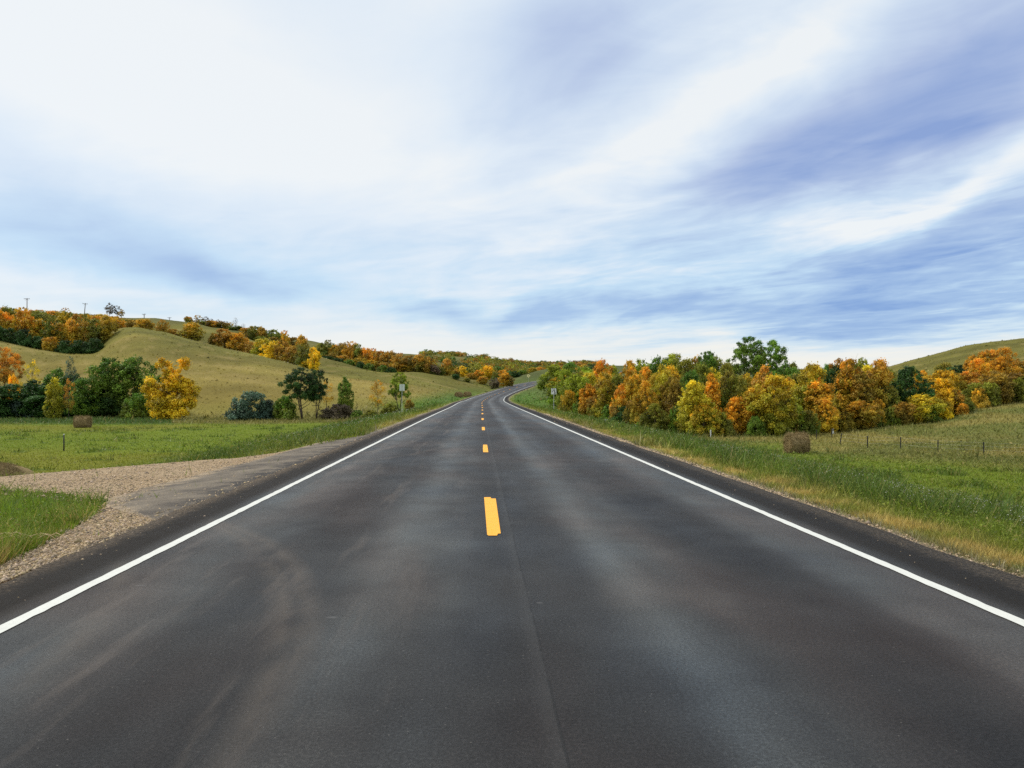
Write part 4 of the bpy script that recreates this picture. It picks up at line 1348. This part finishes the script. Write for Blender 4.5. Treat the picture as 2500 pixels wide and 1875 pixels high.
# distant hillside: a far-off wood that reads as one mass
def far_wood():
    rng = np.random.default_rng(77)
    Vs, Cs = [], []
    cols = [np.array(PAL[k][0]) * 1.1 for k in ('olive', 'olive', 'green', 'gold', 'rust', 'olive', 'brown', 'dark green', 'olive', 'lime green')]
    n = 0
    while n < 620:
        px = rng.uniform(1030, 1480)
        D = rng.uniform(300, 690)
        dens = fbm(px / 45, D / 70, 301)
        bald = (px < 1175) & (px > 1040) & (D > 480) & (D < 690) & (dens < .62)
        if bald or dens < .44 or (px > 1225 and D < 372) or (px > 1290 and D < 400):
            continue
        if D > 600 and rng.uniform() < .5:
            continue
        X = (px - CXS) / FS * D
        zb = float(height(np.array([X]), np.array([D]))[0])
        Hm, Wm = rng.uniform(3.0, 5.6) * (1 - .38 * (D > 480)), rng.uniform(4.0, 7.5)
        m_ = 170
        u = rng.normal(0, 1, (m_, 3))
        u /= np.linalg.norm(u, axis=1)[:, None]
        k = rng.integers(0, 7, m_)
        cen = rng.normal(0, .28, (7, 3))
        P = cen[k] + u * (.22 + .16 * rng.uniform(size=(m_, 1)))
        P = P * np.array([Wm, Wm, Hm]) * .8 + np.array([X, D, zb + Hm * .48])
        P[:, 2] = np.maximum(P[:, 2], zb + .1)
        nr = u + rng.normal(0, .5, (m_, 3)) + np.array([0, 0, .3])
        a = np.cross(nr, rng.normal(0, 1, (m_, 3)))
        a /= np.linalg.norm(a, axis=1)[:, None]
        b = np.cross(nr, a)
        b /= np.linalg.norm(b, axis=1)[:, None]
        s = rng.uniform(.25, .55, m_)[:, None]
        Vs.append(np.stack([P + a * s, P + b * s * .7, P - a * s, P - b * s * .7], 1).reshape(-1, 3))
        c = cols[int(rng.integers(0, len(cols)))] * rng.uniform(.75, 1.25)
        Cs.append(np.repeat(c[None] * rng.uniform(.6, 1.5, (m_, 1)), 4, 0))
        n += 1
    V = np.concatenate(Vs)
    o = obj('far_wood', new_mesh('far_wood', V, np.arange(len(V)).reshape(-1, 4), np.concatenate(Cs)), M_BLADE)
    tag(o, 'far-off mixed green and orange wood covering the hillside beyond the bend', 'wood', kind='stuff')


far_wood()


def label_trees():
    ords = ['leftmost', 'second from left', 'third from left', 'fourth from left', 'fifth from left', 'sixth from left', 'seventh from left', 'eighth from left', 'ninth from left', 'tenth from left', 'eleventh from left', 'twelfth from left',
            'thirteenth from left', 'fourteenth from left', 'fifteenth from left', 'sixteenth from left', 'seventeenth from left', 'eighteenth from left', 'nineteenth from left', 'twentieth from left']
    buckets = {}
    for t in TREES:
        r, px, D, color, what, where, cat, group = t
        cname = {'rust': 'rusty', 'olive': 'olive-green', 'gold': 'golden', 'bright gold': 'golden-orange', 'grey green': 'grey-green', 'grey brown': 'grey-brown'}.get(color, color)
        base = f"{what} {cname} {cat} {where}"
        buckets.setdefault(base, []).append(t)
    for base, lst in buckets.items():
        lst.sort(key=lambda t: t[1])
        for k, t in enumerate(lst):
            far = t[7] == 'trees on the farthest hillside'
            lab = base if (len(lst) == 1 or far) else f"{base}, {ords[min(k, 19)]}"
            if len(lab.split()) > 16:
                lab = lab.replace(' green field', ' field').replace('leafy ', '').replace('dense low ', 'low ').replace(' dark green tree', ' tree')
            if len(lab.split()) > 16:
                print('LONG', lab)
            tag(t[0], lab, t[6], t[7])


label_trees()


# ------------------------------------------------------------------ hay bales
def hay_mat():
    m_, N, out = material('hay')
    tc = N.n('ShaderNodeTexCoord').outputs['Object']
    f = N.noise(tc, 5, 5, .7)
    g = N.noise(tc, 45, 4, .8)
    c = N.mix(N.m('ADD', N.m('MULTIPLY', f, .6), N.m('MULTIPLY', g, .6), 0, True), (.085, .06, .028), (.47, .35, .17))
    bp = N.n('ShaderNodeBump', None, Strength=.9, Distance=.05, Height=g)
    b = N.n('ShaderNodeBsdfPrincipled', None, Base_Color=c, Roughness=.95, Specular_IOR_Level=.1, Normal=bp.outputs[0])
    N.t.links.new(b.outputs[0], out.inputs[0])
    return m_


M_HAY = hay_mat()


def bale_mesh(seed, R=.8, Lh=.8, slump=.1):
    """a round bale on its side, fuzzy with loose stalks; axis along x, standing on z=0"""
    rng = np.random.default_rng(seed)
    nu, nv = 72, 25
    V, F = [], []
    prof = [(-Lh, 0.02), (-Lh * 1.0, R * .5), (-Lh * .97, R * .86), (-Lh * .90, R * .97)] + [(-Lh * .8 + 1.6 * Lh * k / (nv - 9), R) for k in range(nv - 8)] + [(Lh * .90, R * .97), (Lh * .97, R * .86), (Lh, R * .5), (Lh, .02)]
    nv = len(prof)
    u = np.arange(nu) * 2 * np.pi / nu
    for (px, pr) in prof:
        rr_ = pr * (1 + .10 * (fbm(np.cos(u) * 3 + px * 3, np.sin(u) * 3, seed) - .5) + .03 * (rng.uniform(size=nu) - .5))
        zc = np.sin(u) * rr_
        zc = np.where(zc < -R * (1 - slump), -R * (1 - slump), zc)
        V.append(np.c_[np.full(nu, px) + .04 * (fbm(u * 2, u * 0 + px, seed + 2) - .5), np.cos(u) * rr_ * 1.03, zc + R * (1 - slump)])
    V = np.concatenate(V)
    for k in range(nv - 1):
        for i in range(nu):
            F.append((k * nu + i, k * nu + (i + 1) % nu, (k + 1) * nu + (i + 1) % nu, (k + 1) * nu + i))
    n = 5200
    a = rng.uniform(0, 2 * np.pi, n)
    X = rng.uniform(-Lh, Lh, n)
    end = rng.uniform(0, 1, n) < .25
    rad = np.where(end, R * np.sqrt(rng.uniform(0, 1, n)), R)
    X = np.where(end, np.sign(X) * Lh, X)
    P = np.c_[X, np.cos(a) * rad, np.maximum(np.sin(a) * rad + R * (1 - slump), .02)]
    d = rng.normal(0, 1, (n, 3)) * .11 + np.c_[np.sign(X) * end * .06, np.cos(a) * .05, np.sin(a) * .05]
    w = np.cross(d, rng.normal(0, 1, (n, 3)))
    w /= np.linalg.norm(w, axis=1)[:, None]
    S3 = np.stack([P - d * .3, P - d * .3 + w * .03, P + d * 1.3], 1).reshape(-1, 3)
    S3[:, 2] = np.maximum(S3[:, 2], .01)
    me = new_mesh('hay_bale', np.concatenate([V, S3]), [np.array(F), np.arange(3 * n).reshape(-1, 3) + len(V)], smooth=True)
    me.materials.append(M_HAY)
    return me


def put_bale(px, D, seed, rz, label, R=.8, Lh=.8, slump=.1):
    X = (px - CXS) / FS * D
    o = obj('hay_bale', bale_mesh(seed, R, Lh, slump), None, None, (X, D, float(height(np.array([X]), np.array([D]))[0]) - .04))
    o.rotation_euler.z = rz
    tag(o, label, 'hay bale', 'round hay bales left in the fields')


put_bale(1945, 57, 1, .05, 'round brown hay bale in the field right of the road, before the dark fence posts', .76, .68, .06)
put_bale(202, 99, 2, .12, 'round tan hay bale in the left field before the dark thicket', .74, .84, .04)
put_bale(1120, 192, 3, .9, 'left one of two small far-off hay bales beside the road before the bend', .72, .75, .3)
put_bale(1141, 194, 4, .7, 'right one of two small far-off hay bales beside the road before the bend', .72, .75, .3)


def hay_pile():
    D, px = 40.0, -8
    X = (px - CXS) / FS * D
    rng = np.random.default_rng(9)
    n, m_ = 40, 14
    V, F = [], []
    for j in range(m_):
        q = j / (m_ - 1)
        r = 1 - q
        for i in range(n):
            a = 2 * math.pi * i / n
            k = 1 + .18 * math.sin(3 * a + 1) + .1 * math.sin(5 * a)
            V.append((1.75 * r * k * math.cos(a), 1.1 * r * k * math.sin(a), .72 * (1 - r ** 2.6) + rng.uniform(-.03, .03) - .05))
    for j in range(m_ - 1):
        for i in range(n):
            F.append((j * n + i, j * n + (i + 1) % n, (j + 1) * n + (i + 1) % n, (j + 1) * n + i))
    s = 3800
    a, r = rng.uniform(0, 6.28, s), np.sqrt(rng.uniform(0, 1.1, s))
    P = np.c_[1.75 * r * np.cos(a), 1.1 * r * np.sin(a), np.maximum(.72 * (1 - np.minimum(r, 1) ** 2.6), .0)]
    d = rng.normal(0, .12, (s, 3))
    w = rng.normal(0, .012, (s, 3))
    S3 = np.stack([P - d * .4, P - d * .4 + w, P + d], 1).reshape(-1, 3)
    S3[:, 2] = np.maximum(S3[:, 2], 0)
    me = new_mesh('hay_pile', np.concatenate([np.array(V), S3]), [np.array(F), np.arange(3 * s).reshape(-1, 3) + len(V)], smooth=True)
    me.materials.append(M_HAY)
    o = obj('hay_pile', me, None, None, (X, D, float(height(np.array([X]), np.array([D]))[0])))
    tag(o, 'low slumped heap of brown hay at the left beyond the gravel driveway', 'hay heap')


hay_pile()


# ------------------------------------------------------------------ posts, fence, poles
def gz(X, D):
    return float(height(np.array([X]), np.array([D]))[0])


def t_post(name, h, mat=M_TPOST, parent=None, loc=(0, 0, 0), lean=(0, 0), white_tip=False):
    mb = MB()
    mb.box((0, 0, h / 2 - .1), (.085, .016, h + .2))
    mb.box((0, .02, h / 2 - .1), (.012, .04, h + .2))
    for k in range(8):
        mb.box((0, -.010, .25 + k * (h - .3) / 8), (.022, .010, .02))
    o = obj(name, mb.mesh(name), mat, parent, loc)
    o.rotation_euler = (lean[0], lean[1], 0)
    return o


# right-hand field fence: one thing, posts and wire as parts
posts = [(1993, 1074, 22), (2031, 1070, 18), (2051, 1084.5, 20), (2118, 1093, 24), (2199, 1096, 22), (2290, 1104, 30), (2402, 1111, 32)]
fpts = []
for (px, by, hp) in posts:
    # the posts' feet stand on the ground under their image position
    best = None
    for D in np.arange(45, 100, .25):
        X = (px - CXS) / FS * D
        e = abs(HS + (EYE - gz(X, D)) * FS / D - by)
        if best is None or e < best[0]:
            best = (e, D, X)
    fpts.append((best[2], best[1], gz(best[2], best[1]), hp * best[1] / FS))
o0 = fpts[3]
fence = empty('wire_fence', (o0[0], o0[1], o0[2]))
tag(fence, 'wire fence on thin dark posts across the rough field at the far right', 'fence')
for i, (X, D, Z, h) in enumerate(fpts):
    t_post('fence_post', max(.95, min(h, 1.25)), M_TPOST, fence, (X - o0[0], D - o0[1], Z - o0[2]), (0, .14 if i == 2 else RNG.uniform(-.02, .02)))
wire = MB()
seq = [fpts[i] for i in (2, 3, 4, 5, 6)] + [(fpts[6][0] + 7, fpts[6][1] - 4, gz(fpts[6][0] + 7, fpts[6][1] - 4), 1)]
for hz in (.35, .62, .88):
    pts = []
    for (X, D, Z, h) in seq:
        pts.append((X - o0[0], D - o0[1] - .02, Z - o0[2] + hz))
    wire.tube(pts, .0025, 4)
obj('wire', wire.mesh('wire'), M_STEEL, fence)


def single_post(px, by, hp, label, mat, cat, name, w=.06, round_=False, cap=None):
    best = None
    for D in np.arange(30, 130, .25):
        X = (px - CXS) / FS * D
        e = abs(HS + (EYE - gz(X, D)) * FS / D - by)
        if best is None or e < best[0]:
            best = (e, D, X)
    D, X = best[1], best[2]
    h = hp * D / FS
    r = empty(name, (X, D, gz(X, D)))
    tag(r, label, cat)
    mb = MB()
    if round_:
        mb.tube([(0, 0, -.2), (0, 0, h * .5), (0, 0, h)], [w / 2, w / 2, w / 2 * .92], 10)
    else:
        mb.box((0, 0, h / 2 - .1), (w, .02, h + .2))
        mb.box((-w / 2, .015, h / 2 - .1), (.012, .03, h + .2))
        mb.box((w / 2, .015, h / 2 - .1), (.012, .03, h + .2))
    obj('post', mb.mesh('post', round_), mat, r)
    if cap:
        mc = MB()
        if cap == 'tip':
            mc.tube([(0, 0, h), (0, 0, h + .06)], w * .56, 10)
            obj('cap', mc.mesh('cap'), M_POSTW, r)
        else:
            mc.box((0, -.03, h - .12), (w * 1.1, .025, .14))
            obj('reflector', mc.mesh('reflector'), M_REFL if cap == 'amber' else M_BLACK, r)
    return r


single_post(156, 1101.5, 40, 'dark round post with a pale tip standing alone in the left green field', M_TPOST, 'post', 'field_post', .10, True, 'tip')
single_post(1735, 1067.5, 18, 'plain white marker post before the wood, left of the right hay bale', M_POSTW, 'marker post', 'marker_post', .11, False)
single_post(1480, 1040, 16, 'white roadside post with a black patch before the wood, near the speed limit sign', M_POSTW, 'marker post', 'marker_post', .14, False, 'black')
single_post(2034, 1059, 12, 'short white and black marker at the foot of the wood behind the right hay bale', M_POSTW, 'marker post', 'marker_post', .14, False, 'black')
single_post(885, 983, 15, 'thin wooden stake in the rough grass left of the road', M_GREYWOOD, 'post', 'field_post', .08, True)


def utility_pole(px, D, top, tilt, armw, label):
    X = (px - CXS) / FS * D
    zb = gz(X, D)
    h = EYE + (HS - top) * D / FS - zb
    r = empty('utility_pole', (X, D, zb))
    r.rotation_euler = (0, tilt, RNG.uniform(-.2, .2))
    tag(r, label, 'utility pole', 'utility poles along the left skyline')
    mb = MB()
    mb.tube([(0, 0, -.5), (0, 0, h * .5), (0, 0, h)], [.22, .19, .15], 10)
    obj('pole', mb.mesh('pole', True), M_GREYWOOD, r)
    mb = MB()
    mb.box((0, -.2, h - .35), (armw, .13, .16))
    mb.box((-.35, -.2, h - .75), (.06, .05, .95), 0, .8)
    mb.box((.35, -.2, h - .75), (.06, .05, .95), 0, -.8)
    obj('crossarm', mb.mesh('crossarm'), M_GREYWOOD, r)
    for q in (-.46, -.22, .22, .46):
        mi = MB()
        mi.tube([(armw * q, -.2, h - .27), (armw * q, -.2, h - .13), (armw * q, -.2, h - .03)], [.05, .09, .05], 8)
        obj('insulator', mi.mesh('insulator', True), M_CERAM, r)


utility_pole(66, 350, 728, 0, 2.5, 'grey wooden utility pole above the orange wood at the far left, the tallest of four')
utility_pole(205, 385, 740, .08, 2.5, 'leaning grey utility pole on the left skyline, left of the spindly dark trees')
utility_pole(352, 436, 766, 0, 2.3, 'grey utility pole on the grassy skyline, first right of the spindly dark trees')
utility_pole(414, 470, 774.5, 0, 2.2, 'short grey utility pole standing low on the skyline right of the other poles')


# ------------------------------------------------------------------ signs
def rrect(w, h, r, n=5):
    out = []
    for (cx, cz, a0) in ((w / 2 - r, h / 2 - r, 0), (-w / 2 + r, h / 2 - r, 90), (-w / 2 + r, -h / 2 + r, 180), (w / 2 - r, -h / 2 + r, 270)):
        for k in range(n):
            a = math.radians(a0 + 90 * k / (n - 1))
            out.append((cx + r * math.cos(a), cz + r * math.sin(a)))
    return out


def ring(mb, outer, inner, y0, y1):
    n = len(outer)
    V = [(p[0], y, p[1]) for y in (y0, y1) for p in outer] + [(p[0], y, p[1]) for y in (y0, y1) for p in inner]
    F = []
    for i in range(n):
        j = (i + 1) % n
        F += [(i, j, 2 * n + j, 2 * n + i), (n + i, 3 * n + i, 3 * n + j, n + j), (i, n + i, n + j, j), (2 * n + i, 2 * n + j, 3 * n + j, 3 * n + i)]
    mb.add(V, F)


def text(body, size, loc, parent, xs=1.0, bold=.0):
    cu = bpy.data.curves.new('lettering', 'FONT')
    cu.body = body
    cu.size = size
    cu.align_x = 'CENTER'
    cu.align_y = 'CENTER'
    cu.extrude = .002
    cu.offset = bold
    cu.materials.append(M_BLACK)
    tmp = bpy.data.objects.new('tmp', cu)
    me = bpy.data.meshes.new_from_object(tmp)
    bpy.data.objects.remove(tmp)
    me.name = 'lettering'
    o = bpy.data.objects.new('lettering', me)
    COL.objects.link(o)
    o.parent = parent
    o.location = loc
    o.rotation_euler = (math.radians(90), 0, 0)
    o.scale = (xs, 1, 1)
    return o


def sign_post(r, h, w=.055):
    mb = MB()
    mb.box((0, 0, h / 2 - .2), (w, .012, h + .4))
    mb.box((-w / 2, .016, h / 2 - .2), (.010, .03, h + .4))
    mb.box((w / 2, .016, h / 2 - .2), (.010, .03, h + .4))
    return obj('post', mb.mesh('post'), M_STEEL, r)


def speed_sign():
    s = 94.0
    D = 94.0
    X = (1352 - CXS) / FS * D
    zb = gz(X, D)
    top = EYE + (HS - 948) * D / FS - zb
    r = empty('speed_limit_sign', (X, D, zb), -.03)
    tag(r, 'white rectangular speed limit 65 sign on a thin post right of the road', 'road sign')
    sign_post(r, top)
    w, h = .62, .74
    mb = MB()
    mb.prism(rrect(w, h, .04), -.031, -.027)
    p = obj('panel', mb.mesh('panel'), M_SIGNW, r, (0, 0, top - h / 2))
    b = MB()
    ring(b, rrect(w - .03, h - .03, .035), rrect(w - .05, h - .05, .028), -.034, -.0305)
    obj('border', b.mesh('border'), M_BLACK, p)
    text('SPEED', .165, (0, -.034, .265), p, .95, .003)
    text('LIMIT', .165, (0, -.034, .125), p, .95, .003)
    text('65', .54, (0, -.034, -.15), p, .95, .018)


def back_sign():
    D = 97.0
    X = (981.5 - CXS) / FS * D
    zb = gz(X, D)
    top = EYE + (HS - 938) * D / FS - zb
    r = empty('road_sign', (X, D, zb), .05)
    tag(r, 'back of a grey rectangular road sign on a thin post left of the road', 'road sign')
    mb = MB()
    mb.box((0, -.03, top / 2 - .25), (.055, .012, top + .42))
    mb.box((-.027, -.014, top / 2 - .25), (.010, .03, top + .42))
    mb.box((.027, -.014, top / 2 - .25), (.010, .03, top + .42))
    obj('post', mb.mesh('post'), M_STEEL, r)
    mb = MB()
    mb.prism(rrect(.66, .84, .04), .004, .008)
    obj('panel', mb.mesh('panel'), M_SIGNB, r, (0, 0, top - .42))


def diamond_sign():
    x, y, z = [float(k) for k in road_pt(292.0, -6.2)]
    zb = gz(x, y)
    top = EYE + (HS - 912.5) * y / FS - zb
    top = max(2.6, top)
    r = empty('curve_warning_sign', (x, y, zb), -.05)
    tag(r, 'small yellow diamond warning sign on the grassy knoll beyond the bend', 'road sign')
    sign_post(r, top - .15)
    s = .78
    mb = MB()
    mb.prism([(0, -s), (s, 0), (0, s), (-s, 0)], -.032, -.028)
    p = obj('panel', mb.mesh('panel'), M_SIGNY, r, (0, 0, top - s))
    b = MB()
    k1, k2 = s - .03, s - .055
    ring(b, [(0, -k1), (k1, 0), (0, k1), (-k1, 0)], [(0, -k2), (k2, 0), (0, k2), (-k2, 0)], -.036, -.0315)
    obj('border', b.mesh('border'), M_BLACK, p)
    c = MB()
    c.prism([(-.05, -.30), (.05, -.30), (.05, -.02), (.02, .12), (.10, .16), (-.10, .30), (-.18, .02), (-.08, .07), (-.05, -.06)], -.036, -.0315)
    obj('arrow', c.mesh('arrow'), M_BLACK, p)


speed_sign()
back_sign()
diamond_sign()


# ------------------------------------------------------------------ dry stalks at the gravel's edge
def stalks():
    X0, Y0 = -5.55, 8.75
    z0 = gz(X0, Y0)
    rng = random.Random(5)
    mb = MB()
    for k in range(9):
        a = rng.uniform(-.5, .5) + (0 if k % 2 else math.pi)
        L = rng.uniform(.25, .6)
        ox, oy = rng.uniform(-.15, .15), rng.uniform(-.1, .1)
        pts = [(ox + math.cos(a) * L * q, oy + math.sin(a) * L * q * .6, .03 + .12 * math.sin(q * 3.0)) for q in (0, .25, .5, .75, 1)]
        mb.tube(pts, [.006, .006, .005, .004, .002], 5)
    o = obj('dry_stalks', mb.mesh('dry_stalks', True), simple('dry_stalk', (.5, .38, .2), .8), None, (X0, Y0, z0))
    tag(o, 'bent pale dry stalks lying where the grass meets the gravel at lower left', 'dry stalks')


stalks()
